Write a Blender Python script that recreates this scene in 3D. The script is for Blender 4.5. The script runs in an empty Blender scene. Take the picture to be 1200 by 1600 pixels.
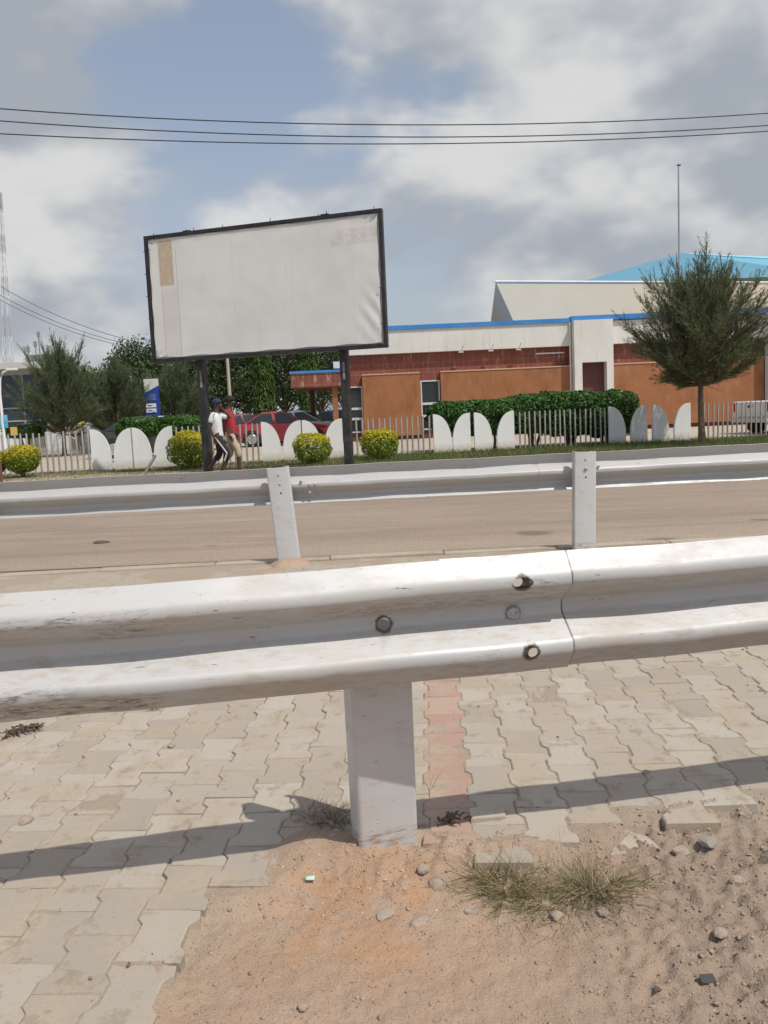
import bpy, bmesh, math, random
import numpy as np
from mathutils import Vector, Matrix, noise as mnoise
rad = math.radians
S = bpy.context.scene
COL = S.collection

# ------------------------------------------------------------------ camera
FPX, CAMH, PITCH, ROLL = 1250.0, 1.25, rad(5.5), rad(-2.5)
SHIFT = 645 - (800 - FPX * math.tan(PITCH))
CM = Matrix.Rotation(math.pi / 2 - PITCH, 3, 'X') @ Matrix.Rotation(ROLL, 3, 'Z')
cd = bpy.data.cameras.new('camera')
cam = bpy.data.objects.new('camera', cd)
COL.objects.link(cam)
cam.matrix_world = Matrix.Translation((0, 0, CAMH)) @ CM.to_4x4()
cd.sensor_fit = 'VERTICAL'
cd.sensor_height = 34.6
cd.lens = FPX / 1600 * 34.6
cd.shift_y = SHIFT / 1600
cd.clip_start = 0.05
cd.clip_end = 3000
S.camera = cam

# ------------------------------------------------------------------ sun, sky, exposure
SUN = Vector((0.46, -0.42, 1.0)).normalized()
sl = bpy.data.lights.new('sun', 'SUN')
sl.energy = 3.5
sl.angle = rad(0.55)
sl.color = (1.0, 0.955, 0.88)
so = bpy.data.objects.new('sun', sl)
COL.objects.link(so)
so.rotation_euler = SUN.to_track_quat('Z', 'Y').to_euler()
W = bpy.data.worlds.new('World')
S.world = W
W.use_nodes = True
W.cycles.sampling_method = 'NONE'
wn, wl = W.node_tree.nodes, W.node_tree.links
wn.clear()
def WN(t, **k):
    n = wn.new(t)
    for a, b in k.items():
        setattr(n, a, b)
    return n
def wmath(op, a, b=None, c=None, clamp=False):
    n = WN('ShaderNodeMath', operation=op, use_clamp=clamp)
    for i, v in enumerate((a, b, c)):
        if v is None:
            continue
        if isinstance(v, (int, float)):
            n.inputs[i].default_value = v
        else:
            wl.new(v, n.inputs[i])
    return n.outputs[0]
def wmix(f, a, b):
    n = WN('ShaderNodeMix', data_type='RGBA')
    for s, v in ((n.inputs[0], f), (n.inputs[6], a), (n.inputs[7], b)):
        if isinstance(v, (int, float)):
            s.default_value = v
        elif isinstance(v, tuple):
            s.default_value = (*v, 1)
        else:
            wl.new(v, s)
    return n.outputs[2]
def wrange(v, a, b, c=0.0, d=1.0):
    n = WN('ShaderNodeMapRange', interpolation_type='SMOOTHSTEP')
    wl.new(v, n.inputs[0])
    for i, q in enumerate((a, b, c, d)):
        n.inputs[i + 1].default_value = q
    return n.outputs[0]
sky = WN('ShaderNodeTexSky', sky_type='NISHITA')
sky.sun_disc = False
sky.sun_elevation = math.asin(SUN.z)
sky.sun_rotation = math.atan2(SUN.x, SUN.y)
sky.air_density = 1.0
sky.dust_density = 2.2
sky.ozone_density = 1.5
tc = WN('ShaderNodeTexCoord')
sep = WN('ShaderNodeSeparateXYZ')
wl.new(tc.outputs['Generated'], sep.inputs[0])
up = wmath('MAXIMUM', sep.outputs[2], 0.0)
den = wmath('ADD', up, 0.22)
cmb = WN('ShaderNodeCombineXYZ')
wl.new(wmath('DIVIDE', sep.outputs[0], den), cmb.inputs[0])
wl.new(wmath('DIVIDE', sep.outputs[1], den), cmb.inputs[1])
def wnoise(scale, detail, rough, off, dist=0.0):
    m = WN('ShaderNodeMapping')
    wl.new(tc.outputs['Generated'], m.inputs[0])
    m.inputs['Location'].default_value = off
    m.inputs['Scale'].default_value = (1, 1, 1.75)
    n = WN('ShaderNodeTexNoise')
    n.inputs['Scale'].default_value = scale
    n.inputs['Detail'].default_value = detail
    n.inputs['Roughness'].default_value = rough
    n.inputs['Distortion'].default_value = dist
    wl.new(m.outputs[0], n.inputs['Vector'])
    return n.outputs[0]
# clouds: fractal noise over a cloud layer plus the big banks, each a direction in the sky
banks = [(-0.40, 1, 0.265, .10, .34), (-0.52, 1, 0.36, .12, .25), (-0.33, 1, 0.60, .13, .42), (-0.55, 1, .62, .14, .3),
         (0.02, 1, 0.52, .13, .30), (0.28, 1, 0.55, .20, .45), (0.50, 1, 0.42, .20, .36), (0.22, 1, .22, .16, .30),
         (0.55, 1, 0.18, .20, .3), (-0.45, 1, .11, .08, .30), (-0.30, 1, .13, .04, .22), (-.2, 1, .70, -.10, .0), (-0.17, 1, 0.40, .085, -.30), (-0.30, 1, 0.47, .05, -.2), (-0.08, 1, 0.60, .05, -.18), (-.34, 1, .30, .07, .22), (-.42, 1, .40, .07, .22)]
dens = wnoise(3.6, 6, .55, (3.1, 1.7, .3), .1)
dens = wmath('MULTIPLY', dens, 1.0)
for bx_, by_, bz_, r_, a_ in banks:
    if a_ == 0:
        continue
    d = Vector((bx_, by_, bz_)).normalized()
    dp = WN('ShaderNodeVectorMath', operation='DISTANCE')
    wl.new(tc.outputs['Generated'], dp.inputs[0])
    dp.inputs[1].default_value = d
    dens = wmath('ADD', dens, wrange(dp.outputs['Value'], r_ * 1.5, 0.0, 0.0, a_ * .62))
cover = wrange(dens, .44, .63)
soft = wrange(wnoise(2.6, 3, .5, (9.3, 4.4, 0)), .35, .75)
fine = wnoise(9.0, 4, .6, (1.3, 7.4, 0), .2)
nA, nB = wnoise(3.6, 4, .5, (3.1, 1.7, .3), .1), wnoise(3.6, 4, .5, (3.1, 1.7, .40), .1)
relief = wmath('MULTIPLY', wmath('SUBTRACT', nA, nB), 3.2)
shade = wrange(wmath('ADD', relief, wmath('ADD', wmath('MULTIPLY', soft, .7), wmath('MULTIPLY', fine, .5))), .15, 1.0)
skyc = WN('ShaderNodeVectorMath', operation='SCALE')
wl.new(sky.outputs[0], skyc.inputs[0])
skyc.inputs[3].default_value = 0.14
hz = wrange(up, 0.0, .42, 1.0, 0.0)
base = wmix(wmath('MULTIPLY', hz, .75), skyc.outputs[0], (.42, .465, .52))
veil = wmix(.36, base, (.48, .51, .55))
cloudc = wmix(shade, (.375, .41, .46), (.72, .715, .70))
outc = wmix(wmath('MULTIPLY', cover, .92), veil, cloudc)
bg = WN('ShaderNodeBackground')
wl.new(outc, bg.inputs[0])
bg.inputs[1].default_value = 1.0
wo = WN('ShaderNodeOutputWorld')
wl.new(bg.outputs[0], wo.inputs[0])
S.view_settings.view_transform = 'Standard'
S.view_settings.look = 'None'
S.view_settings.exposure = 0.0
S.view_settings.gamma = 1.0
S.cycles.max_bounces = 5
S.cycles.transparent_max_bounces = 8

# ------------------------------------------------------------------ helpers
random.seed(7)
RNG = np.random.default_rng(11)
def ray(px, py):
    return CM @ Vector(((px - 600) / FPX, -(py - (800 + SHIFT)) / FPX, -1))
def at(px, py, Y):
    d = ray(px, py)
    return Vector((0, 0, CAMH)) + d * (Y / d.y)
def gnd(px, py, z=0.0):
    d = ray(px, py)
    return Vector((0, 0, CAMH)) + d * ((z - CAMH) / d.z)
CMT = CM.transposed()
def pj(p):
    c = CMT @ (Vector(p) - Vector((0, 0, CAMH)))
    return 600 + FPX * c.x / -c.z, 800 + SHIFT - FPX * c.y / -c.z
def tag(o, label=None, cat=None, group=None, kind=None):
    for k, v in (('label', label), ('category', cat), ('group', group), ('kind', kind)):
        if v:
            o[k] = v
    return o
def link(name, me, parent=None, loc=None, rot=None):
    o = bpy.data.objects.new(name, me)
    COL.objects.link(o)
    if parent:
        o.parent = parent
    if loc is not None:
        o.location = loc
    if rot is not None:
        o.rotation_euler = rot
    return o
def empty(name, loc=(0, 0, 0), rz=0.0, label=None, cat=None, group=None):
    o = link(name, None, None, loc, (0, 0, rz))
    o.empty_display_size = .2
    return tag(o, label, cat, group)
def smooth(me, ang=40):
    me.polygons.foreach_set('use_smooth', [True] * len(me.polygons))
    me.set_sharp_from_angle(angle=rad(ang))
class MB:
    def __init__(s):
        s.v, s.f = [], []
    def add(s, vs, fs):
        b = len(s.v)
        s.v += [tuple(v) for v in vs]
        s.f += [tuple(b + i for i in f) for f in fs]
        return s
    def box(s, c, d, M=None):
        c, hx, hy, hz_ = Vector(c), d[0] / 2, d[1] / 2, d[2] / 2
        vs = [Vector((x * hx, y * hy, z * hz_)) for x in (-1, 1) for y in (-1, 1) for z in (-1, 1)]
        if M is not None:
            vs = [M @ v for v in vs]
        return s.add([c + v for v in vs], [(0, 1, 3, 2), (4, 6, 7, 5), (0, 4, 5, 1), (2, 3, 7, 6), (0, 2, 6, 4), (1, 5, 7, 3)])
    def b2(s, x0, x1, y0, y1, z0, z1):
        return s.box(((x0 + x1) / 2, (y0 + y1) / 2, (z0 + z1) / 2), (x1 - x0, y1 - y0, z1 - z0))
    def tube(s, pts, r, n=8, cap=True):
        pts = [Vector(p) for p in pts]
        if not hasattr(r, '__len__'):
            r = [r] * len(pts)
        vs, fs = [], []
        for i, p in enumerate(pts):
            t = (pts[min(i + 1, len(pts) - 1)] - pts[max(i - 1, 0)]).normalized()
            a = t.cross(Vector((0, 0, 1)) if abs(t.z) < .9 else Vector((1, 0, 0))).normalized()
            b = t.cross(a)
            for k in range(n):
                w = 2 * math.pi * k / n
                vs.append(p + (a * math.cos(w) + b * math.sin(w)) * r[i])
        for i in range(len(pts) - 1):
            for k in range(n):
                fs.append((i * n + k, (i + 1) * n + k, (i + 1) * n + (k + 1) % n, i * n + (k + 1) % n))
        if cap:
            fs.append(tuple(range(n)))
            fs.append(tuple(range(len(vs) - 1, len(vs) - 1 - n, -1)))
        return s.add(vs, fs)
    def prism(s, poly, y0, y1):
        """polygon in xz, extruded along y"""
        n = len(poly)
        vs = [(x, y0, z) for x, z in poly] + [(x, y1, z) for x, z in poly]
        fs = [tuple(range(n)), tuple(range(2 * n - 1, n - 1, -1))] + [(i, n + i, n + (i + 1) % n, (i + 1) % n) for i in range(n)]
        return s.add(vs, fs)
    def loft(s, rings, cap=True):
        n = len(rings[0])
        vs = [p for r in rings for p in r]
        fs = [(i * n + k, i * n + (k + 1) % n, (i + 1) * n + (k + 1) % n, (i + 1) * n + k) for i in range(len(rings) - 1) for k in range(n)]
        if cap:
            fs += [tuple(range(n - 1, -1, -1)), tuple(range(len(vs) - n, len(vs)))]
        return s.add(vs, fs)
    def mesh(s, name, m, ang=None, bevel=0.0):
        me = bpy.data.meshes.new(name)
        me.from_pydata(s.v, [], s.f)
        bm = bmesh.new()
        bm.from_mesh(me)
        bmesh.ops.recalc_face_normals(bm, faces=bm.faces)
        if bevel:
            bmesh.ops.bevel(bm, geom=bm.edges[:], offset=bevel, segments=2, profile=.6, affect='EDGES')
        bm.to_mesh(me)
        bm.free()
        me.materials.append(m)
        if ang:
            smooth(me, ang)
        return me
    def build(s, name, m, parent=None, loc=None, rot=None, ang=None, bevel=0.0):
        return link(name, s.mesh(name, m, ang, bevel), parent, loc, rot)
def np_mesh(name, V, F, m):
    """vertices (N,3), faces (M,k) of equal size k"""
    me = bpy.data.meshes.new(name)
    F = np.asarray(F, dtype=np.int32)
    V = np.asarray(V, dtype=np.float32)
    k = F.shape[1]
    me.vertices.add(len(V))
    me.vertices.foreach_set('co', V.ravel())
    me.loops.add(F.size)
    me.loops.foreach_set('vertex_index', F.ravel())
    me.polygons.add(len(F))
    me.polygons.foreach_set('loop_start', np.arange(0, F.size, k, dtype=np.int32))
    me.polygons.foreach_set('loop_total', np.full(len(F), k, dtype=np.int32))
    me.update(calc_edges=True)
    me.materials.append(m)
    return me

# ------------------------------------------------------------------ materials
class NT:
    def __init__(s, name):
        s.m = bpy.data.materials.new(name)
        s.m.use_nodes = True
        s.n, s.l = s.m.node_tree.nodes, s.m.node_tree.links
        s.p = s.n['Principled BSDF']
        s.tc = s.n.new('ShaderNodeTexCoord')
    def val(s, sock, v):
        if isinstance(v, (int, float)):
            sock.default_value = v
        elif isinstance(v, tuple):
            sock.default_value = (*v, 1) if len(sock.default_value) == 4 else v
        else:
            s.l.new(v, sock)
    def math(s, op, a, b=None, c=None, clamp=False):
        n = s.n.new('ShaderNodeMath')
        n.operation = op
        n.use_clamp = clamp
        for i, v in enumerate((a, b, c)):
            if v is not None:
                s.val(n.inputs[i], v)
        return n.outputs[0]
    def mix(s, f, a, b, blend='MIX'):
        n = s.n.new('ShaderNodeMix')
        n.data_type = 'RGBA'
        n.blend_type = blend
        s.val(n.inputs[0], f)
        s.val(n.inputs[6], a)
        s.val(n.inputs[7], b)
        return n.outputs[2]
    def noise(s, scale, detail=4, rough=.55, off=(0, 0, 0), stretch=(1, 1, 1), coord='Object', dist=0.0):
        mp = s.n.new('ShaderNodeMapping')
        s.l.new(s.tc.outputs[coord], mp.inputs[0])
        mp.inputs['Location'].default_value = off
        mp.inputs['Scale'].default_value = stretch
        n = s.n.new('ShaderNodeTexNoise')
        n.inputs['Scale'].default_value = scale
        n.inputs['Detail'].default_value = detail
        n.inputs['Roughness'].default_value = rough
        n.inputs['Distortion'].default_value = dist
        s.l.new(mp.outputs[0], n.inputs['Vector'])
        return n.outputs[0]
    def rng(s, v, a, b, c=0.0, d=1.0):
        n = s.n.new('ShaderNodeMapRange')
        n.interpolation_type = 'SMOOTHSTEP'
        s.val(n.inputs[0], v)
        for i, q in enumerate((a, b, c, d)):
            n.inputs[i + 1].default_value = q
        return n.outputs[0]
    def xyz(s, coord='Object'):
        n = s.n.new('ShaderNodeSeparateXYZ')
        s.l.new(s.tc.outputs[coord], n.inputs[0])
        return n.outputs
    def band(s, v, a, b, e):
        """soft 1 inside [a,b]"""
        return s.math('MULTIPLY', s.rng(v, a - e, a + e), s.rng(v, b - e, b + e, 1.0, 0.0))
    def bump(s, h, strength=.3, dist=.01):
        n = s.n.new('ShaderNodeBump')
        n.inputs['Strength'].default_value = strength
        n.inputs['Distance'].default_value = dist
        s.l.new(h, n.inputs['Height'])
        s.l.new(n.outputs[0], s.p.inputs['Normal'])
    def done(s, col=None, rough=.6, metal=0.0, spec=None):
        if col is not None:
            s.val(s.p.inputs['Base Color'], col)
        s.val(s.p.inputs['Roughness'], rough)
        s.p.inputs['Metallic'].default_value = metal
        if spec is not None:
            s.p.inputs['Specular IOR Level'].default_value = spec
        return s.m
def plain(name, c1, c2=None, scale=3.0, rough=.6, bump=0.0, bscale=40.0, metal=0.0, spec=None, lo=.35, hi=.7):
    t = NT(name)
    col = c1
    if c2:
        col = t.mix(t.rng(t.noise(scale, 6, .6), lo, hi), c1, c2)
    if bump:
        t.bump(t.noise(bscale, 5, .6), bump, .02)
    return t.done(col, rough, metal, spec)
def leafmat(name, cols, trans=.25, rough=.55, top=None):
    t = NT(name)
    g = t.n.new('ShaderNodeNewGeometry')
    r = g.outputs['Random Per Island']
    cr = t.n.new('ShaderNodeValToRGB')
    els = cr.color_ramp.elements
    while len(els) < len(cols):
        els.new(.5)
    for i, c in enumerate(cols):
        els[i].position = i / (len(cols) - 1)
        els[i].color = (*c, 1)
    t.l.new(r, cr.inputs[0])
    col = cr.outputs[0]
    if top:   # young leaves of another colour on the outer upper growth
        z = t.xyz('Object')[2]
        rn = t.math('ADD', t.math('MULTIPLY', z, 1.0), t.math('MULTIPLY', r, .38))
        col = t.mix(t.rng(rn, top[1], top[2]), col, top[0])
    t.l.new(col, t.p.inputs['Base Color'])
    t.p.inputs['Roughness'].default_value = rough
    t.p.inputs['Specular IOR Level'].default_value = .3
    tr = t.n.new('ShaderNodeBsdfTranslucent')
    t.l.new(col, tr.inputs[0])
    mx = t.n.new('ShaderNodeMixShader')
    mx.inputs[0].default_value = trans
    t.l.new(t.p.outputs[0], mx.inputs[1])
    t.l.new(tr.outputs[0], mx.inputs[2])
    t.l.new(mx.outputs[0], t.n['Material Output'].inputs[0])
    return t.m

def mat_ground():
    t = NT('sandy_ground')
    x, y, z = t.xyz()
    big = t.noise(1.3, 5, .6)
    c = t.mix(t.rng(big, .35, .65), (.385, .27, .195), (.45, .335, .25))
    # greyer gravel soil to the right, orange sand by the post
    gx = t.rng(t.math('ADD', x, t.math('MULTIPLY', t.noise(3.0, 5, .6, (4, 1, 0)), .9)), .55, 1.25)
    c = t.mix(t.math('MULTIPLY', gx, .85), c, (.305, .24, .185))
    sp = t.math('MULTIPLY', t.band(x, -.32, .16, .14), t.band(y, 1.72, 2.16, .10))
    sp = t.math('MULTIPLY', sp, t.rng(t.noise(9, 5, .7, (2, 2, 0)), .36, .62))
    c = t.mix(t.math('MULTIPLY', sp, .7), c, (.46, .26, .14))
    # over the paving the sand is paler; far away dusty tan
    pv = t.math('MAXIMUM', t.rng(y, 2.15, 2.45), t.rng(t.math('ADD', x, t.math('MULTIPLY', t.math('SUBTRACT', y, 1.3), -.42)), -.62, -.85))
    c = t.mix(t.math('MULTIPLY', pv, .9), c, (.37, .305, .235))
    f1 = t.noise(160, 4, .7)
    c = t.mix(t.rng(f1, .52, .72, 0, .35), c, (.25, .17, .12))
    f2 = t.noise(95, 3, .7, (5, 5, 0))
    c = t.mix(t.rng(f2, .6, .74, 0, .5), c, (.52, .43, .335))
    t.bump(t.math('ADD', t.noise(120, 5, .75), t.math('MULTIPLY', t.noise(30, 5, .7), 1.3)), .6, .012)
    return t.done(c, .95, 0, .15)
def mat_paver(name, a, b, dust=(.385, .315, .24)):
    t = NT(name)
    oi = t.n.new('ShaderNodeObjectInfo')
    r = oi.outputs['Random']
    c = t.mix(r, a, b)
    n1 = t.noise(7, 6, .65, coord='Object')
    # world-space blotches so that neighbours differ in dirt
    g = t.n.new('ShaderNodeNewGeometry')
    nn = t.n.new('ShaderNodeTexNoise')
    nn.inputs['Scale'].default_value = 5.5
    nn.inputs['Detail'].default_value = 7
    nn.inputs['Roughness'].default_value = .65
    t.l.new(g.outputs['Position'], nn.inputs['Vector'])
    c = t.mix(t.rng(nn.outputs[0], .44, .62, 0, .85), c, dust)
    n2 = t.n.new('ShaderNodeTexNoise')
    n2.inputs['Scale'].default_value = 70
    n2.inputs['Detail'].default_value = 5
    n2.inputs['Roughness'].default_value = .75
    t.l.new(g.outputs['Position'], n2.inputs['Vector'])
    c = t.mix(t.rng(n2.outputs[0], .56, .75, 0, .6), c, (.17, .14, .115))
    n3 = t.n.new('ShaderNodeTexNoise')
    n3.inputs['Scale'].default_value = 11
    n3.inputs['Detail'].default_value = 8
    n3.inputs['Roughness'].default_value = .7
    t.l.new(g.outputs['Position'], n3.inputs['Vector'])
    c = t.mix(t.rng(n3.outputs[0], .54, .66, 0, .6), c, (.235, .205, .17))
    bm = t.n.new('ShaderNodeBump')
    bm.inputs['Strength'].default_value = .35
    bm.inputs['Distance'].default_value = .006
    t.l.new(n2.outputs[0], bm.inputs['Height'])
    t.l.new(bm.outputs[0], t.p.inputs['Normal'])
    return t.done(c, .92, 0, .2)
HOLES = ((.340, .792), (.357, .608), (-.018, .696))
def mat_rail(name, base=(.55, .55, .545), scuffs=(), far=False, seam=.476):
    t = NT(name)
    x, y, z = t.xyz()
    c = base
    # road dust lying in broad uneven films
    d1 = t.noise(2.6, 7, .68, (1, 1, 0), (1, 1, 3))
    c = t.mix(t.rng(d1, .42, .70, 0, .30 if far else .42), c, (.47, .40, .325))
    d2 = t.noise(26, 6, .75, (3, 0, 2), (.35, 1, 1))
    c = t.mix(t.rng(d2, .54, .70, 0, .5), c, (.38, .30, .23))
    # vertical water runs
    d3 = t.noise(30, 4, .6, (7, 0, 0), (1.2, .2, .06))
    c = t.mix(t.rng(d3, .58, .74, 0, .22), c, (.45, .40, .34))
    # fine black specks and scratches
    s1 = t.noise(48, 3, .8, (0, 5, 1), (.22, 1, 1.3))
    c = t.mix(t.rng(s1, .665, .71, 0, .8), c, (.09, .08, .07))
    s3 = t.noise(60, 4, .7, (2, 1, 3), (.05, 1, 2.2))
    c = t.mix(t.rng(s3, .66, .72, 0, .55), c, (.22, .19, .165))
    s4 = t.noise(9, 7, .8, (4, 1, 3), (.5, 1, 1.5))
    c = t.mix(t.rng(s4, .60, .68, 0, .40), c, (.30, .255, .21))
    s2 = t.noise(220, 3, .7, (0, 2, 6))
    c = t.mix(t.rng(s2, .66, .73, 0, .6), c, (.14, .11, .09))
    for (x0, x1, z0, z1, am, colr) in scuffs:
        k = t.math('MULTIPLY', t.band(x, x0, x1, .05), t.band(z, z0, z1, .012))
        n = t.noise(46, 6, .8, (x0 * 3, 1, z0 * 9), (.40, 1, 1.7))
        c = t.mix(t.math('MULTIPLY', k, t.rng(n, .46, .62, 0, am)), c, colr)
    if not far:
        k = t.math('MULTIPLY', t.band(x, seam, seam + .006, .003), t.rng(t.noise(40, 4, .6), .25, .55, .35, .95))
        c = t.mix(k, c, (.09, .07, .055))
        for hx, hz_ in HOLES:
            dd = t.math('SQRT', t.math('ADD', t.math('POWER', t.math('SUBTRACT', x, hx), 2.0), t.math('POWER', t.math('SUBTRACT', z, hz_), 2.0)))
            dd = t.math('ADD', dd, t.math('MULTIPLY', t.noise(55, 5, .8), .028))
            c = t.mix(t.rng(dd, .034, .041, .9, 0), c, (.07, .045, .035))
    t.bump(t.noise(14, 5, .6, (0, 0, 0), (.5, 1, 1)), .10, .01)
    return t.done(c, t.rng(d1, .4, .7, .42, .66), .08, .45)
DARK_PATCHES = [(gnd(a, b, -.035).x, gnd(a, b, -.035).y, c_, d_) for a, b, c_, d_ in ((835, 833, .24, .22), (1030, 842, .20, .10), (1190, 812, .15, .10), (330, 853, .12, .05))]  # centres and radii of soft dark ellipses on the road
def mat_road():
    t = NT('dusty_asphalt')
    x, y, z = t.xyz()
    c = t.mix(t.rng(t.noise(.55, 6, .65, (2, 0, 0), (.35, 1, 1)), .35, .65), (.27, .212, .165), (.32, .256, .20))
    c = t.mix(t.rng(t.noise(1.6, 6, .65, (5, 2, 0), (.25, 1, 1)), .5, .72, 0, .55), c, (.38, .305, .235))
    edge = t.rng(t.math('SUBTRACT', y, t.math('MULTIPLY', x, .035)), 7.1, 8.4, 1, 0)
    c = t.mix(t.math('MULTIPLY', edge, .5), c, (.41, .33, .25))
    c = t.mix(t.rng(t.noise(34, 5, .8), .5, .66, 0, .6), c, (.13, .105, .085))
    c = t.mix(t.rng(t.noise(30, 5, .8, (4, 4, 1)), .55, .70, 0, .55), c, (.48, .40, .315))
    c = t.mix(t.rng(t.noise(2.4, 6, .7, (1, 6, 0), (.04, 1, 1)), .48, .66, 0, .45), c, (.20, .16, .125))
    c = t.mix(t.rng(t.noise(5, 6, .75, (8, 3, 0), (.3, 1, 1)), .60, .70, 0, .5), c, (.45, .365, .285))
    for sx, sy, ra_, rb_ in DARK_PATCHES:
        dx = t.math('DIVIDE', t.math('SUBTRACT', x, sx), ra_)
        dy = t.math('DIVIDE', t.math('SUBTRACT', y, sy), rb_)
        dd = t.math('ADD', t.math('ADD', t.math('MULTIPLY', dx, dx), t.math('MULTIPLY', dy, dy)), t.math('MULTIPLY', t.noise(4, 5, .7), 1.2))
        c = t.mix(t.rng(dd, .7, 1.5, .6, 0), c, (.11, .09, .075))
    t.bump(t.noise(90, 4, .7), .5, .01)
    return t.done(c, .93, 0, .2)
def mat_canvas():
    t = NT('weathered_white_canvas')
    x, y, z = t.xyz()       # x 0..6, z 0..2.9 in the sheet's own plane
    c = t.mix(t.rng(t.noise(.8, 6, .6), .35, .7), (.74, .74, .715), (.67, .67, .65))
    top = t.rng(t.math('ADD', z, t.math('MULTIPLY', t.noise(1.1, 3, .5, (3, 0, 0)), .35)), 2.70, 2.78)
    c = t.mix(t.math('MULTIPLY', top, .35), c, (.56, .53, .47))
    tan = t.math('MULTIPLY', t.band(x, .26, .62, .025), t.band(z, 1.62, 2.62, .03))
    c = t.mix(t.math('MULTIPLY', tan, t.rng(t.noise(9, 6, .7), .2, .6, .45, .95)), c, (.50, .39, .26))
    run = t.math('MULTIPLY', t.band(x, .28, .70, .02), t.rng(z, 1.55, 1.62, 1, 0))
    c = t.mix(t.math('MULTIPLY', run, .28), c, (.58, .50, .42))
    for xe in (.30, .70):
        c = t.mix(t.math('MULTIPLY', t.band(x, xe - .012, xe + .012, .008), t.rng(z, 2.3, 2.5, .38, 0)), c, (.42, .33, .28))
    pt = t.math('MULTIPLY', t.band(x, 4.4, 5.75, .04), t.band(z, 2.08, 2.42, .04))
    c = t.mix(t.math('MULTIPLY', pt, t.rng(t.noise(6, 6, .7, (4, 0, 0)), .35, .65, 0, .5)), c, (.50, .44, .32))
    p2 = t.math('MULTIPLY', t.band(x, 5.42, 5.78, .03), t.band(z, 1.45, 2.5, .05))
    c = t.mix(t.math('MULTIPLY', p2, .32), c, (.50, .47, .38))
    ln = t.math('MULTIPLY', t.band(x, 5.5, 5.66, .02), t.band(z, 1.615, 1.635, .008))
    c = t.mix(t.math('MULTIPLY', ln, .8), c, (.16, .13, .10))
    # seams between the printed strips
    wv = t.math('ABSOLUTE', t.math('SUBTRACT', t.math('FRACT', t.math('MULTIPLY', x, .72)), .5))
    c = t.mix(t.rng(wv, .0, .012, .22, 0), c, (.5, .5, .48))
    st = t.noise(7, 5, .7, (2, 0, 1), (1.6, 1, .10))
    c = t.mix(t.rng(st, .56, .74, 0, .30), c, (.50, .47, .42))
    sp = t.noise(13, 6, .8, (6, 0, 1), (1, 1, 3))
    c = t.mix(t.rng(sp, .66, .74, 0, .45), c, (.40, .36, .30))
    t.bump(t.noise(2.2, 5, .6, (1, 0, 0), (1, 1, .6)), .07, .05)
    return t.done(c, .55, 0, .35)

M = {}
M['ground'] = mat_ground()
M['paver'] = mat_paver('grey_paver', (.33, .285, .235), (.42, .375, .315))
M['paver_red'] = mat_paver('red_paver', (.37, .245, .19), (.42, .29, .23), (.40, .315, .245))
M['kerb'] = plain('dusty_concrete', (.40, .345, .27), (.33, .275, .21), 4, .9, .4, 60)
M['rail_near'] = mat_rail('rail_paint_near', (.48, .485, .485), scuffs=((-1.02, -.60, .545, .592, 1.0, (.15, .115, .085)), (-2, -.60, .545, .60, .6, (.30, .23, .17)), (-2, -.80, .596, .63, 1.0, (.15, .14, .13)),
    (-2, -.55, .775, .80, .9, (.20, .185, .17)), (-2, 2, .725, .775, .45, (.36, .29, .22)), (-.2, .47, .725, .77, .6, (.25, .19, .14)), (-.75, -.6, .72, .77, .9, (.20, .16, .12)), (-2, 2, .545, .60, .40, (.34, .26, .19)),  # full-length underside bands: dust film, with warm ground bounce painted in
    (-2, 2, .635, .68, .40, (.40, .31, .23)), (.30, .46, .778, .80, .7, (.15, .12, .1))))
M['rail_far'] = mat_rail('rail_paint_far', (.44, .44, .44), far=True)
M['post'] = mat_rail('post_paint', (.56, .565, .57), far=True, scuffs=((-.2, .2, -.1, .06, .9, (.34, .23, .15)),))
M['steel'] = plain('bolt_steel', (.50, .50, .50), (.3, .28, .26), 60, .45, metal=.7)
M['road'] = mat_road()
M['soil'] = plain('verge_soil', (.27, .21, .14), (.34, .27, .185), 1.5, .95, .4, 40)
M['yard'] = plain('yard_concrete', (.42, .355, .275), (.36, .30, .235), .6, .9, .2, 12)
M['canvas'] = mat_canvas()
M['black'] = plain('black_steel_paint', (.012, .012, .016), (.035, .032, .032), 5, .5)
M['polemat'] = plain('black_pole_paint', (.016, .017, .02), (.05, .045, .04), 6, .55)
M['panel'] = plain('white_fence_panel', (.74, .75, .74), (.64, .65, .63), 2.2, .7, .1, 20)
M['pipe'] = plain('fence_pipe', (.36, .34, .31), (.25, .23, .2), 8, .5, metal=.25)
M['white'] = plain('white_wall', (.72, .71, .67), (.63, .62, .58), .55, .8, .1, 8)
def streaked(name, a, b, streak, amt, low=None):
    t = NT(name)
    x, y, z = t.xyz()
    c = t.mix(t.rng(t.noise(.7, 5, .6), .35, .68), a, b)
    c = t.mix(t.rng(t.noise(5, 5, .7, (2, 0, 0), (1.3, 1.3, .10)), .52, .72, 0, amt), c, streak)
    c = t.mix(t.rng(t.noise(1.4, 6, .7, (7, 0, 0), (1, 1, .5)), .58, .74, 0, amt), c, streak)
    if low:
        zz = t.math('ADD', z, t.math('MULTIPLY', t.noise(6, 5, .7), .25))
        c = t.mix(t.rng(zz, low, low + .22, .6, 0), c, (.42, .36, .27))
    return t.done(c, .8)
M['white'] = streaked('white_wall', (.70, .69, .65), (.64, .625, .58), (.46, .43, .37), .5)
M['panel'] = streaked('white_fence_panel', (.74, .75, .74), (.66, .67, .65), (.50, .50, .46), .45, .20)
M['beige'] = plain('beige_parapet', (.62, .545, .42), (.58, .50, .385), .3, .85)
M['blue'] = plain('blue_fascia', (.035, .20, .52), (.05, .25, .58), 1.2, .5)
M['blueroof'] = plain('blue_roof_sheet', (.13, .37, .49), (.16, .41, .53), .4, .45)  # sheet colour darkened to stand for shade between the ribs
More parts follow.
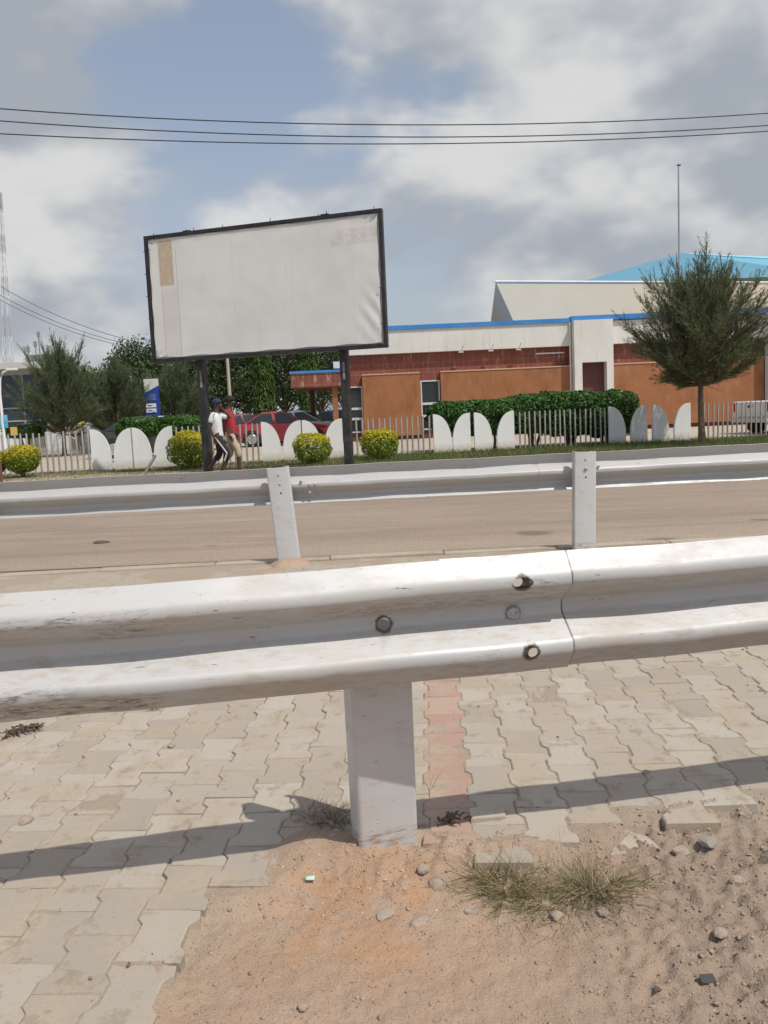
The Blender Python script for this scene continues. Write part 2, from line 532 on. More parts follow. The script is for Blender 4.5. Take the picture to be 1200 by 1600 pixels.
M['glass'] = plain('dark_glass', (.025, .03, .032), rough=.08, spec=.6)
M['alu'] = plain('window_frame', (.62, .63, .62), rough=.4)
M['trunk'] = plain('tree_bark', (.11, .08, .055), (.19, .145, .105), 9, .95, .6, 30)
M['wire'] = plain('wire', (.03, .03, .035), rough=.6)
M['stone'] = plain('stone', (.36, .285, .225), (.25, .20, .16), 3, .97, .06, 5)
M['darkdebris'] = plain('dark_debris', (.075, .055, .042), (.13, .10, .078), 60, .95)
def tiles(name, a, b, joint, sx, sz, wear):
    t = NT(name)
    x, y, z = t.xyz()
    fx = t.math('ABSOLUTE', t.math('SUBTRACT', t.math('FRACT', t.math('MULTIPLY', x, 1 / sx)), .5))
    fz = t.math('ABSOLUTE', t.math('SUBTRACT', t.math('FRACT', t.math('MULTIPLY', z, 1 / sz)), .5))
    j = t.math('MAXIMUM', t.rng(fx, .43, .48), t.rng(fz, .455, .485))
    c = t.mix(t.rng(t.noise(1.1, 6, .6), .35, .68), a, b)
    c = t.mix(t.math('MULTIPLY', j, .55), c, joint)
    w = t.noise(3.2, 7, .75, (1, 0, 3), (1.4, 1, .35))
    c = t.mix(t.rng(w, .55, .66, 0, wear), c, (.50, .36, .29))
    w2 = t.noise(1.8, 7, .7, (5, 0, 1), (1, 1, .4))
    c = t.mix(t.rng(w2, .50, .70, 0, .45), c, (a[0] * .55, a[1] * .55, a[2] * .55))
    t.bump(t.math('SUBTRACT', 1.0, j), .3, .01)
    return t.done(c, .6, 0, .35)
M['orange'] = tiles('orange_mosaic', (.31, .125, .05), (.36, .15, .065), (.27, .13, .07), .14, .14, .28)
M['redtile'] = tiles('red_wall_tile', (.19, .058, .04), (.245, .08, .055), (.32, .16, .12), .22, .42, .75)
M['niche'] = plain('niche_tile', (.11, .04, .032), (.15, .05, .04), 2.5, .6)
M['casu'] = leafmat('casuarina_needles', [(.058, .08, .038), (.11, .135, .066), (.17, .19, .10), (.22, .205, .115)], .22)
M['casu_far'] = leafmat('casuarina_needles_hazed', [(.07, .10, .05), (.12, .15, .075), (.17, .20, .105)], .22)  # paler copy of the needles, distance haze put into the colour
M['hedge'] = leafmat('hedge_leaves', [(.03, .075, .016), (.055, .135, .026), (.09, .19, .038)], .25, .4)
M['duranta'] = leafmat('golden_shrub_leaves', [(.10, .17, .014), (.17, .25, .02), (.27, .33, .025)], .28, .45, ((.50, .44, .02), .88, 1.22))
M['broad'] = leafmat('broadleaf', [(.035, .06, .026), (.06, .095, .036), (.09, .135, .05)], .25)
M['ashoka'] = leafmat('drooping_leaves', [(.035, .075, .015), (.065, .125, .022), (.11, .16, .03)], .25)
M['grass'] = leafmat('verge_grass', [(.05, .085, .018), (.085, .125, .028), (.15, .155, .055)], .25)
M['tuft'] = leafmat('tuft_grass', [(.11, .125, .045), (.19, .18, .075), (.32, .26, .15), (.46, .37, .24)], .25)
M['straw'] = leafmat('dry_stems', [(.25, .18, .11), (.38, .29, .19), (.16, .11, .08)], .15)

# ------------------------------------------------------------------ ground sheet (one piece, fine near the lens, reaching the horizon)
TH = rad(9.5)                       # direction of the near rail
edge_px = [(-400, 1760), (150, 1700), (225, 1610), (245, 1545), (258, 1490), (288, 1440), (303, 1404), (340, 1404), (395, 1400), (425, 1394), (440, 1368), (487, 1352), (520, 1340), (560, 1330),
           (665, 1300), (700, 1318), (760, 1330), (800, 1318), (862, 1322), (900, 1300), (935, 1302), (1000, 1272), (1090, 1252), (1145, 1247), (1210, 1240), (1420, 1228), (2200, 1190)]
EDGE = np.array([[gnd(*p).x, gnd(*p).y] for p in edge_px])
DIRT = np.vstack([EDGE, [[12, -3], [-6, -3]]])
def in_poly(P, Q):
    x, y = P[:, 0], P[:, 1]
    c = np.zeros(len(P), bool)
    j = len(Q) - 1
    for i in range(len(Q)):
        xi, yi, xj, yj = *Q[i], *Q[j]
        hit = ((yi > y) != (yj > y)) & (x < (xj - xi) * (y - yi) / (yj - yi + 1e-12) + xi)
        c ^= hit
        j = i
    return c
def dist_line(P, Q):
    d = np.full(len(P), 1e9)
    for a, b in zip(Q[:-1], Q[1:]):
        ab = b - a
        t = np.clip(((P - a) @ ab) / (ab @ ab), 0, 1)
        d = np.minimum(d, np.linalg.norm(P - (a + t[:, None] * ab), axis=1))
    return d
def sstep(v, a, b):
    t = np.clip((v - a) / (b - a), 0, 1)
    return t * t * (3 - 2 * t)
PB = Vector((-.015, 2.24, 0))       # near post base
def nz(P, s, o=0.0, octv=4):
    return np.array([mnoise.fractal((p[0] * s + o, p[1] * s - o, o * .7), .75, 2.1, octv) for p in P])
def ground_h(P, fine=True):
    sd = dist_line(P, EDGE)
    ins = in_poly(P, DIRT)
    near = (P[:, 1] < 4.5) & (np.abs(P[:, 0]) < 3)
    h = np.full(len(P), -.010)
    if near.any():
        Q = P[near]
        a, b, c = nz(Q, 2.2, 3.1), nz(Q, 9, 8.3), nz(Q, 34, 1.9, 4)
        c = c + .45 * np.sign(nz(Q, 61, 4.4, 2)) * np.abs(nz(Q, 47, 2.2, 2)) ** 1.5
        s_, i_ = sd[near], ins[near]
        pav = -.0040 + .0030 * a + .0022 * b + .0010 * c + .003 * sstep(s_, .04, .0) * sstep(b, -.1, .4)
        pav -= .0035 * sstep(-Q[:, 0], .24, .34) * sstep(-Q[:, 0], .75, .6)
        pav += .0050 * sstep(-Q[:, 0], .35, .9) * sstep(-Q[:, 1], -2.25, -1.7) * sstep(b, -.25, .5)
        drt = -.012 - .026 * sstep(s_, 0.0, .05) + .006 * a + .005 * b + .004 * c
        gravel = sstep(Q[:, 0], .3, .8)
        drt += gravel * (.012 * b + .016 * c + .010)
        hh = np.where(i_, drt, pav)
        r2 = ((Q[:, 0] - PB.x - .0) / .20) ** 2 + ((Q[:, 1] - PB.y + .09) / .12) ** 2
        hh += (.030 + .014 * b + .006 * c) * np.exp(-r2)
        r3 = ((Q[:, 0] + .22) / .13) ** 2 + ((Q[:, 1] - 2.22) / .08) ** 2
        hh += (.018 + .008 * b) * np.exp(-r3)
        r4 = ((Q[:, 0] - .30) / .16) ** 2 + ((Q[:, 1] - 2.16) / .07) ** 2
        hh += (.020 + .010 * b) * np.exp(-r4)
        h[near] = hh
    kb_ = (P[:, 1] > 5.2) & (np.abs(P[:, 0]) < 9)
    if kb_.any():
        h[kb_] +=   .010 * sstep(P[kb_, 1] - .035 * P[kb_, 0], 5.6, 6.6) + .004 * nz(P[kb_], 1.7, 5.0)
    far = P[:, 1] > 7.03 + .035 * P[:, 0]
    h = np.where(far, -.07, h)
    return h
def axis(segs):
    out = []
    for a, b, st in segs:
        out += list(np.arange(a, b - 1e-6, st))
    return np.array(out + [segs[-1][1]])
gx = np.concatenate([[-900, -300, -120, -50, -25, -12], axis([(-7, -3, .5), (-3, -1.35, .15), (-1.35, 1.6, .0095), (1.6, 3, .15), (3, 7, .5)]), [12, 25, 50, 120, 300, 900]])
gy = np.concatenate([[-60, -20, -8, -3], axis([(-1, .9, .25), (.9, 1.25, .07), (1.25, 2.78, .0095), (2.78, 4.5, .06), (4.5, 7.5, .1)]), [8.5, 10, 14, 20, 40, 80, 160, 400, 1500]])
GX, GY = np.meshgrid(gx, gy)
GP = np.stack([GX.ravel(), GY.ravel()], 1)
GV = np.column_stack([GP, ground_h(GP)])
nx, ny = len(gx), len(gy)
ii = (np.arange(ny - 1)[:, None] * nx + np.arange(nx - 1)[None, :]).ravel()
me = np_mesh('ground', GV, np.stack([ii, ii + 1, ii + nx + 1, ii + nx], 1), M['ground'])
me.polygons.foreach_set('use_smooth', [True] * len(me.polygons))
ground = tag(link('ground', me), kind='structure')
def gz(x, y):
    return float(ground_h(np.array([[x, y]]))[0])

# ------------------------------------------------------------------ paving of bone-shaped blocks
PA = rad(-3.2)
L_, WE, WW = .20, .0825, .0625
def paver_mesh(name, m, rnd):
    g = .0016
    pts = [(-WE + g, -.1 + g), (WE - g, -.1 + g), (WE - g, -.062), (WW - g, -.038), (WW - g, .038), (WE - g, .062), (WE - g, .1 - g), (-WE + g, .1 - g),
           (-WE + g, .062), (-WW + g, .038), (-WW + g, -.038), (-WE + g, -.062)]
    pts = [(x + rnd.uniform(-.0014, .0014), y + rnd.uniform(-.0014, .0014)) for x, y in pts]
    if rnd.random() < .4:
        k = rnd.choice((0, 1, 6, 7))
        x, y = pts[k]
        pts[k] = (x * .91, y * .95)
    b = MB()
    ins = [(x * (1 - .0045 / abs(x)), y * (1 - .0045 / .1)) for x, y in pts]
    lo = [(x, y, -.055) for x, y in pts]
    mi = [(x, y, -.0042) for x, y in pts]
    hi = [(x, y, rnd.uniform(-.0006, .0006)) for x, y in ins]
    b.loft([lo, mi, hi], cap=False)
    b.add(hi, [tuple(range(12))])
    return b.mesh(name, m)
prnd = random.Random(5)
PM = [paver_mesh('paver', M['paver'], prnd) for _ in range(9)]
PR = [paver_mesh('paver', M['paver_red'], prnd) for _ in range(3)]
pav = empty('paving')
pav['kind'] = 'structure'
pitch = WE + WW
Rp = Matrix.Rotation(PA, 3, 'Z')
red0 = gnd(700, 1240)
spots = []
ro = Matrix.Rotation(-PA, 2) @ Vector((red0.x, red0.y))
for i in range(-62, 62):
    for j in range(-16, 34):
        u = ro.x + i * pitch
        v = ro.y + j * L_ + (L_ / 2 if i % 2 else 0)
        p = Rp @ Vector((u, v, 0))
        if p.y > 6.76 + .035 * p.x or p.y < .6 or abs(p.x) > 8:
            continue
        spots.append((p.x, p.y, i == 0 or i in (-34, 34)))
SP = np.array([[a, b] for a, b, _ in spots])
ind, dl = in_poly(SP, DIRT), dist_line(SP, EDGE)
keep = [k for k in range(len(spots)) if not (ind[k] and dl[k] > .008)]
vis, rest = [], []
for k in keep:
    x, y, rd = spots[k]
    px, py = pj((x, y, 0))
    show = -60 < px < 1260 and py < 1680 and py > 1128 - .096 * px - 12
    (vis if show else rest).append((-(py), k))
vis.sort()
rest += vis[300:]
vis = vis[:300]
for _, k in vis:
    x, y, rd = spots[k]
    me = prnd.choice(PR if rd else PM)
    o = link('paver', me, pav)
    low = .0
    o.location = (x + prnd.uniform(-.0012, .0012), y + prnd.uniform(-.0012, .0012), prnd.gauss(.0003, .0013) + low)
    o.rotation_euler = (prnd.gauss(0, .011), prnd.gauss(0, .013), PA + prnd.gauss(0, .006) + (math.pi if prnd.random() < .5 else 0))
for nm, red in (('paver_field', False), ('red_paver_row', True)):
    b = MB()
    src = PR if red else PM
    for _, k in rest:
        x, y, rd = spots[k]
        if rd != red:
            continue
        me = src[k % len(src)]
        T = Matrix.Translation((x, y, prnd.gauss(.0003, .0014))) @ Matrix.Rotation(PA, 4, 'Z') @ Matrix.Rotation(prnd.gauss(0, .010), 4, 'X')
        b.add([T @ v.co for v in me.vertices], [tuple(p.vertices) for p in me.polygons])
    if b.v:
        tag(b.build(nm, M['paver_red' if red else 'paver'], pav), kind='stuff')

# kerb stones along the road edge
kerb = empty('kerb')
kerb['kind'] = 'structure'
KA = math.atan(.035)
kb = MB().box((0, 0, 0), (.985, .135, .2)).mesh('kerb_stone', M['kerb'], bevel=.008)
for i in range(-9, 10):
    x = i * .995
    link('kerb_stone', kb, kerb, (x, 6.91 + .035 * x, -.085 + random.gauss(0, .004)), (random.gauss(0, .006), 0, KA + random.gauss(0, .003)))
# road, verge, yard
def sheet(name, poly, z, m, kind='structure', thick=0.0):
    b = MB()
    n = len(poly)
    b.add([(x, y, z) for x, y in poly], [tuple(range(n))])
    return tag(b.build(name, m), kind=kind)
def q(x, y0, s=.09):
    return (x, y0 + s * x)
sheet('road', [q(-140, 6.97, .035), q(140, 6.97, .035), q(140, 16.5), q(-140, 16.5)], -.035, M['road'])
vb = MB()
vb.add([(*q(-60, 16.55), -.05), (*q(60, 16.55), -.05), (*q(60, 16.55), .03), (*q(-60, 16.55), .03), (*q(60, 16.8), .06), (*q(-60, 16.8), .06), (60, 22.35 + .135 * 60, .07), (-60, 22.35 - .135 * 60, .07)],
       [(0, 1, 2, 3), (3, 2, 4, 5), (5, 4, 6, 7)])
tag(vb.build('grass_verge', M['soil']), kind='structure')
sheet('car_park', [(-60, 22.3 - .135 * 60), (60, 22.3 + .135 * 60), (60, 70), (-60, 70)], .045, M['yard'])

# ------------------------------------------------------------------ W-beam guardrails
def fillet(pts, r, n):
    out = [Vector(pts[0])]
    for a, b, c in zip(pts[:-2], pts[1:-1], pts[2:]):
        a, b, c = Vector(a), Vector(b), Vector(c)
        d1, d2 = (a - b).normalized(), (c - b).normalized()
        k = min(r, (a - b).length * .45, (c - b).length * .45)
        p0, p2 = b + d1 * k, b + d2 * k
        for t in range(n + 1):
            u = t / n
            out.append(p0 * (1 - u) ** 2 + b * 2 * u * (1 - u) + p2 * u * u)
    out.append(Vector(pts[-1]))
    return out
half = [(.156, .040), (.103, .083), (.077, .083), (.018, .0)]
prof0 = [Vector((o, z)) for z, o in half] + [Vector((o, -z)) for z, o in reversed(half)]
prof = fillet(prof0, .013, 5)
def rail_mesh(name, x0, x1, zc, side, m, off=0.0, holes=(), rnd=None, thick=.0032):
    """local frame: x along, crest towards -y (side=-1) or +y; back plane at y=off"""
    n = len(prof)
    nor = []
    for i in range(n):
        t = (prof[min(i + 1, n - 1)] - prof[max(i - 1, 0)]).normalized()
        nor.append(Vector((-t.y, t.x)))
    outl = list(prof) + [prof[i] + nor[i] * thick for i in range(n - 1, -1, -1)]
    xs = [x0]
    while xs[-1] < x1 - .01:
        xs.append(min(xs[-1] + .06, x1))
    rings = []
    for x in xs:
        wob = .0016 * math.sin(x * 5.1 + zc) + .0010 * math.sin(x * 13 + 1)
        ring = []
        for p in outl:
            dy = .0030 * math.sin(x * 3.3 + p.y * 14) + .0014 * math.sin(x * 9.7 - p.y * 22)
            for dx_, dz_, w_, a_ in ((-.78, -.14, .07, .010), (-.30, .15, .09, .006), (.80, .15, .12, .005), (.62, -.12, .06, .004)):
                dy -= side * a_ * math.exp(-((x - dx_) / w_) ** 2 - ((p.y - dz_) / .05) ** 2)
            ring.append((x, off + side * p.x + dy, zc + p.y + wob))
        rings.append(ring)
    me = MB().loft(rings).mesh(name, m)
    if holes:
        o = link(name, me)
        cb = MB()
        for hx, hzv, rx_, rz_ in holes:
            ring = [(hx + rx_ * math.cos(k * math.pi / 10), hzv + rz_ * math.sin(k * math.pi / 10)) for k in range(20)]
            cb.prism(ring, -.3, .3)
        c = cb.build('cutter', m)
        md = o.modifiers.new('b', 'BOOLEAN')
        md.object, md.operation, md.solver = c, 'DIFFERENCE', 'EXACT'
        dg = bpy.context.evaluated_depsgraph_get()
        me2 = bpy.data.meshes.new_from_object(o.evaluated_get(dg))
        bpy.data.objects.remove(o)
        bpy.data.objects.remove(c)
        me = me2
        me.name = name
    smooth(me, 38)
    return me
def post_mesh(name, h0, h1, w, dep, m, lips=True, holes=()):
    """C-section, face towards -y, flanges going back"""
    t, r = .005, .014
    pts = [(-w / 2 + .035, dep), (-w / 2, dep), (-w / 2, 0), (w / 2, 0), (w / 2, dep), (w / 2 - .035, dep)]
    p = fillet(pts, r, 4)
    n = len(p)
    nor = []
    for i in range(n):
        tt = (p[min(i + 1, n - 1)] - p[max(i - 1, 0)]).normalized()
        nor.append(Vector((-tt.y, tt.x)))
    outl = p + [p[i] + nor[i] * t for i in range(n - 1, -1, -1)]
    rings = [[(v.x, v.y, z) for v in outl] for z in np.linspace(h0, h1, 9)]
    me = MB().loft(rings).mesh(name, m)
    if holes:
        o = link(name, me)
        cb = MB()
        for hx, hzv, r_ in holes:
            cb.prism([(hx + r_ * math.cos(k * math.pi / 8), hzv + r_ * math.sin(k * math.pi / 8)) for k in range(16)], -.03, .03)
        c = cb.build('cutter', m)
        md = o.modifiers.new('b', 'BOOLEAN')
        md.object, md.operation, md.solver = c, 'DIFFERENCE', 'EXACT'
        dg = bpy.context.evaluated_depsgraph_get()
        me = bpy.data.meshes.new_from_object(o.evaluated_get(dg))
        bpy.data.objects.remove(o)
        bpy.data.objects.remove(c)
    smooth(me, 38)
    return me
def bolt_mesh(name, r=.016, h=.010):
    prof_ = [(r * .55, h), (r * .85, h * .75), (r, h * .3), (r, 0)]
    b = MB()
    rings = [[(k_ * math.cos(a), -y, k_ * math.sin(a)) for a in np.linspace(0, 2 * math.pi, 14, endpoint=False)] for k_, y in reversed(prof_)]
    b.loft(rings)
    return b.mesh(name, M['steel'], 50)
bolt = bolt_mesh('bolt', .014)
big_bolt = bolt_mesh('bolt', .021, .012)
RX0, RY0, ZC = 0.0, 2.083, .701
near = empty('guardrail', (RX0, RY0, 0), TH, 'white painted steel crash barrier across the foreground with bolt holes and scuffs', 'guardrail', 'roadside crash barriers')
nholes = [(.340, .792, .030, .0155), (.357, .608, .0185, .017), (-.018, .696, .0175, .0165), (.355, .690, .012, .012), (-.40, .782, .001, .001)][:3]
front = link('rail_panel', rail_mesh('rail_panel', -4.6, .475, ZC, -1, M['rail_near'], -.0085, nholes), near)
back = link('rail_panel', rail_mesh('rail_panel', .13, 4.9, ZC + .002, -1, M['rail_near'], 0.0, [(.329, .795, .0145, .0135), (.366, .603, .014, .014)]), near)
link('bolt', big_bolt, near, (.338, -.0118, .694))
link('bolt', big_bolt, near, (.352 + 2.55, -.006, .694))
pm = post_mesh('post', -.25, .80, .178, .10, M['post'])
for k, (x, lean, tx) in enumerate(((-.008, rad(2.2), rad(7.2)), (-2.58, 0, 0), (2.58, rad(-1), rad(1)))):
    yb = .122 if k == 0 else .012
    o = link('post', pm, near, (x, yb, 0))
    o.rotation_euler = (tx, -lean, rad(7.5) if k == 0 else 0)
    if k:
        o.location.y = .015
# far guardrail, seen from behind
FA = math.atan(.022)
FY = 6.72
far = empty('guardrail', (0, FY, 0), FA, 'grey steel crash barrier along the far road edge, its posts towards the camera', 'guardrail', 'roadside crash barriers')
far.rotation_euler.y = -.006
fm = M['rail_far']
for (a, b_, dz, of) in ((-9.5, -.95, 0, .115), (-1.25, 1.62, .003, .119), (1.35, 9.5, 0, .115)):
    r_ = link('rail_panel', rail_mesh('rail_panel', a, b_, .665, 1, fm, of), far)
for x, z in ((-.70, .70), (-.63, .665), (-.58, .665), (-.63, .60), (1.86, .70)):
    link('bolt', bolt, far, (x, .113, z))
fph = [(-.002, .765, .009), (.004, .62, .009), (-.01, .10, .004)]
fpm = post_mesh('post', -.25, .838, .188, .09, M['post'], holes=fph[:2])
for x, lean, tx in ((-3.42, .0, 0), (-.83, rad(3.6), rad(1)), (1.70, rad(-1.6), 0), (4.3, 0, 0), (-6.0, 0, 0), (6.9, 0, 0)):
    o = link('post', fpm, far, (x, .008, 0))
    o.rotation_euler = (tx, -lean, 0)
    c, s_ = .692, -lean
    link('bolt', bolt, far, (x - math.sin(lean) * .692 + .003, .004, .692))
# sand heaped at the foot of a far post
sm = MB()
rings = []
for k, (r_, z) in enumerate(((.20, -.02), (.15, .018), (.09, .045), (.03, .055))):
    rings.append([(r_ * math.cos(a) * (1 + .15 * math.sin(3 * a + k)) , .75 * r_ * math.sin(a), z + .006 * math.sin(5 * a)) for a in np.linspace(0, 2 * math.pi, 18, endpoint=False)])
sm.loft(rings)
tag(sm.build('sand_heap', M['ground'], None, (-.83, FY - .03, 0), ang=60), 'small sand heap at the foot of the leaning far barrier post', 'sand heap')

# ------------------------------------------------------------------ stones, debris and plants in the foreground
def rock_mesh(name, m, seed, flat=.6, sub=2):
    bm = bmesh.new()
    bmesh.ops.create_icosphere(bm, subdivisions=sub, radius=1)
    r_ = random.Random(seed)
    dirs = [Vector((r_.gauss(0, 1), r_.gauss(0, 1), r_.gauss(0, 1))).normalized() for _ in range(11)]
    cut = [r_.uniform(.62, .92) for _ in dirs]
    for v in bm.verts:
        for d, c in zip(dirs, cut):
            k = v.co.dot(d) - c
            if k > 0:
                v.co -= d * k
        v.co *= 1 + .16 * mnoise.noise(v.co * 2.6 + Vector((seed, 0, 0)))
        v.co.z *= flat
    me = bpy.data.meshes.new(name)
    bm.to_mesh(me)
    bm.free()
    me.materials.append(m)
    smooth(me, 24)
    return me
rocks = [rock_mesh('stone', M['stone'], k, .62) for k in range(5)]
def stone(px, py, size, label, k=0, m=None, stretch=(1, 1, 1), name='stone', cat='stone', rz=None):
    p = gnd(px, py)
    o = link(name, rocks[k % 5], None, (p.x, p.y, gz(p.x, p.y) + size * .12 * stretch[2]), (0, 0, random.uniform(0, 6) if rz is None else rz))
    o.scale = (size * stretch[0], size * stretch[1], size * stretch[2])
    if m:
        o.data = o.data.copy()
        o.data.materials[0] = m
    return tag(o, label, cat, 'loose stones')
stone(40, 1283, .026, 'grey stone on the paving left of the barrier shadow', 0)
stone(37, 1391, .021, 'small brown stone at the left edge below the barrier shadow', 1)
stone(683, 1366, .028, 'brown stone right of the foot of the near barrier post', 2)
stone(660, 1352, .020, 'flat stone between the post and the brown stone', 3, None)
stone(1107, 1312, .028, 'whitish grey stone at the right edge of the paving', 4, plain('pale_stone', (.42, .38, .34), (.26, .23, .2), 30, .9, .5, 50))
stone(1063, 1318, .024, 'brown flat stone left of the whitish stone', 1)
stone(1152, 1362, .021, 'rounded brown stone in the gravel at right', 0)
stone(1126, 1448, .020, 'lone brown stone low in the gravel at right', 2)
stone(268, 1166, .017, 'brown clod of earth on the paving under the barrier', 3)
stone(942, 1410, .018, 'small stone at the right foot of the grass tuft', 4)
stone(1010, 1206, .015, 'tiny stone on the paving in the barrier shadow at right', 2)
stone(735, 1401, .020, 'pale flat stone at the left foot of the grass tuft', 1)
stone(870, 1416, .020, 'brown stone under the front of the grass tuft', 0)
stone(600, 1408, .030, 'half buried lump of concrete in front of the near post', 3, M['kerb'], (1, .8, .5))
stone(655, 1415, .024, 'half buried broken earth lump right of the concrete lump', 2, None, (1.5, .8, .6))
stone(472, 1553, .014, 'dark pebble alone on the orange sand', 4)
stone(390, 1377, .010, 'tiny pebble on the dusty paving at left', 0)
stone(1192, 1268, .015, 'small brown stone at the far right end of the paving edge', 3)
# broken pavers
def slab(px, py, poly, h, rz, tilt, label):
    p = gnd(px, py)
    b = MB()
    n = len(poly)
    b.loft([[(x, y, -.03) for x, y in poly], [(x, y, h - .003) for x, y in poly], [(x * .95, y * .95, h) for x, y in poly]])
    o = b.build('broken_paver', M['paver'], None, (p.x, p.y, gz(p.x, p.y) - .010), (tilt[0], tilt[1], rz))
    return tag(o, label, 'broken paver', 'broken paving blocks')
slab(985, 1302, [(-.075, -.045), (.075, -.035), (.06, .02), (.01, .06), (-.02, .055)], .026, .05, (.10, -.05), 'triangular broken paver lying tilted behind the grass tuft')
slab(760, 1274, [(-.06, -.03), (.05, -.035), (.06, .02), (-.05, .03)], .030, .2, (.05, .05), 'loose broken paver in the barrier shadow right of the post')
# leaf litter / twigs heap on the paving at left
def twig_heap(px, py, w, d_, n, label, name, m, ln=(.02, .05)):
    p = gnd(px, py)
    b = MB()
    r_ = random.Random(px)
    for _ in range(n):
        x, y = r_.gauss(0, w), r_.gauss(0, d_)
        a = r_.uniform(0, 6.3)
        l = r_.uniform(*ln)
        z = r_.uniform(.003, .022)
        dv = Vector((math.cos(a) * l, math.sin(a) * l, r_.uniform(-.006, .012)))
        y += x * .55
        b.tube([(x, y, z), Vector((x, y, z)) + dv * .5 + Vector((0, 0, .006)), Vector((x, y, z)) + dv], [r_.uniform(.001, .004), r_.uniform(.002, .006), .001], 5)
    return tag(b.build(name, m, None, (p.x, p.y, max(gz(p.x, p.y), 0))), label, 'debris')
twig_heap(36, 1145, .035, .014, 70, 'dark clump of rotten leaves on the paving at the left edge', 'leaf_litter', M['darkdebris'])
twig_heap(240, 1110, .008, .006, 8, 'small dark curl of rubbish just under the barrier', 'litter_scrap', M['darkdebris'], (.012, .02))
twig_heap(702, 1287, .020, .008, 34, 'dark rotten rubbish at the right foot of the near post', 'rubbish_clump', plain('brown_rubbish', (.13, .095, .07), (.08, .06, .045), 40, .95), (.012, .03))
def scrap(px, py, poly, m, label, name='litter_scrap'):
    p = gnd(px, py)
    b = MB()
    n = len(poly)
    b.loft([[(x, y, .004 + .25 * abs(x)) for x, y in poly], [(x, y, .006 + .25 * abs(x)) for x, y in poly]])
    tag(b.build(name, m, None, (p.x, p.y, gz(p.x, p.y) + .002), (.1, .15, .4)), label, 'litter')
scrap(1102, 1516, [(-.022, -.012), (.016, -.016), (.024, .006), (-.004, .016), (-.014, .006)], plain('dark_plastic', (.06, .055, .055), rough=.5), 'dark plastic scrap lying on the gravel at lower right')
scrap(1025, 1529, [(-.012, -.008), (.01, -.006), (.004, .012)], M['darkdebris'], 'small black triangular scrap on the dirt at lower right')
scrap(483, 1366, [(-.014, -.007), (.010, -.01), (.016, .006), (-.008, .008)], plain('pale_green_paper', (.45, .62, .55), rough=.6), 'pale green scrap of paper on the sand left of the post')
scrap(533, 1593, [(-.01, -.008), (.01, -.008), (.012, .008), (-.008, .01)], plain('cream_paper', (.7, .64, .5), rough=.7), 'cream flake at the bottom edge of the dirt')
# loose gravel: uncountable
def gravel(name, n, xr, yr, size, seed, cond=None, m=None):
    r_ = np.random.default_rng(seed)
    bm = bmesh.new()
    bmesh.ops.create_icosphere(bm, subdivisions=1, radius=1)
    bv = np.array([v.co for v in bm.verts])
    bf = np.array([[v.index for v in f.verts] for f in bm.faces])
    bm.free()
    P = np.column_stack([r_.uniform(*xr, n), r_.uniform(*yr, n)])
    if cond is not None:
        P = P[cond(P, r_)]
    n = len(P)
    H = ground_h(P)
    sz = size[0] + (size[1] - size[0]) * r_.random(n) ** 4
    V = bv[None] * (1 + .28 * r_.standard_normal((n, len(bv), 1)))
    V = V * np.stack([sz * r_.uniform(.8, 1.5, n), sz * r_.uniform(.7, 1.1, n), sz * r_.uniform(.45, .8, n)], 1)[:, None]
    a = r_.uniform(0, 6.3, n)
    X = V[..., 0] * np.cos(a)[:, None] - V[..., 1] * np.sin(a)[:, None]
    Y = V[..., 0] * np.sin(a)[:, None] + V[..., 1] * np.cos(a)[:, None]
    V = np.stack([X + P[:, 0:1], Y + P[:, 1:2], V[..., 2] + (H + sz * .05)[:, None]], 2)
    F = bf[None] + (np.arange(n) * len(bv))[:, None, None]
    return tag(link(name, np_mesh(name, V.reshape(-1, 3), F.reshape(-1, 3), m)), kind='stuff')
gm = leafmat('gravel_grains', [(.33, .24, .175), (.36, .27, .20), (.27, .205, .155), (.40, .315, .24), (.31, .24, .18)], 0.0, .95)
def c_dirt(P, r_):
    w = .25 + .75 * sstep(P[:, 0], .15, .75)
    return in_poly(P, DIRT) & (r_.random(len(P)) < w)
tag(gravel('gravel', 17000, (-1.0, 1.6), (1.2, 2.75), (.0010, .0062), 3, c_dirt, gm), 'loose gravel and grit on the bare dirt shoulder', 'gravel')
tag(gravel('fine_grit', 34000, (-1.0, 1.6), (1.2, 2.6), (.0008, .0030), 13, lambda P, r_: in_poly(P, DIRT), gm), 'fine crumbs of earth over the bare dirt shoulder', 'grit')
def c_edge(P, r_):
    d = dist_line(P, EDGE)
    return r_.random(len(P)) < np.exp(-d / .10)
tag(gravel('edge_gravel', 9000, (-.7, 1.5), (1.4, 2.75), (.0012, .0065), 4, c_edge, gm), 'crumbled earth along the broken edge of the paving', 'gravel')
def c_pave(P, r_):
    cl = np.array([mnoise.noise((p[0] * 4, p[1] * 4, 2)) for p in P])
    return (~in_poly(P, DIRT)) & (r_.random(len(P)) < sstep(cl, -.1, .5))
pg = gravel('paving_grit', 1500, (-1.8, 2.2), (1.3, 4.2), (.0012, .0060), 6, c_pave, leafmat('grit_grains', [(.22, .15, .10), (.15, .10, .07), (.30, .22, .16)], 0, .95))
for v in ():
    pass
pg.location.z = .006
tag(pg, 'dark grit scattered over the paving blocks', 'grit')
def c_mound(P, r_):
    return r_.random(len(P)) < np.exp(-(((P[:, 0] + .02) / .22) ** 2 + ((P[:, 1] - 2.10) / .13) ** 2))
tag(gravel('sand_grains', 5000, (-.5, .5), (1.75, 2.4), (.0014, .0042), 8, c_mound, leafmat('sand_grains', [(.45, .29, .16), (.55, .40, .26), (.36, .21, .11), (.62, .50, .36)], 0, .95)), 'coarse orange sand heaped round the near post', 'sand')
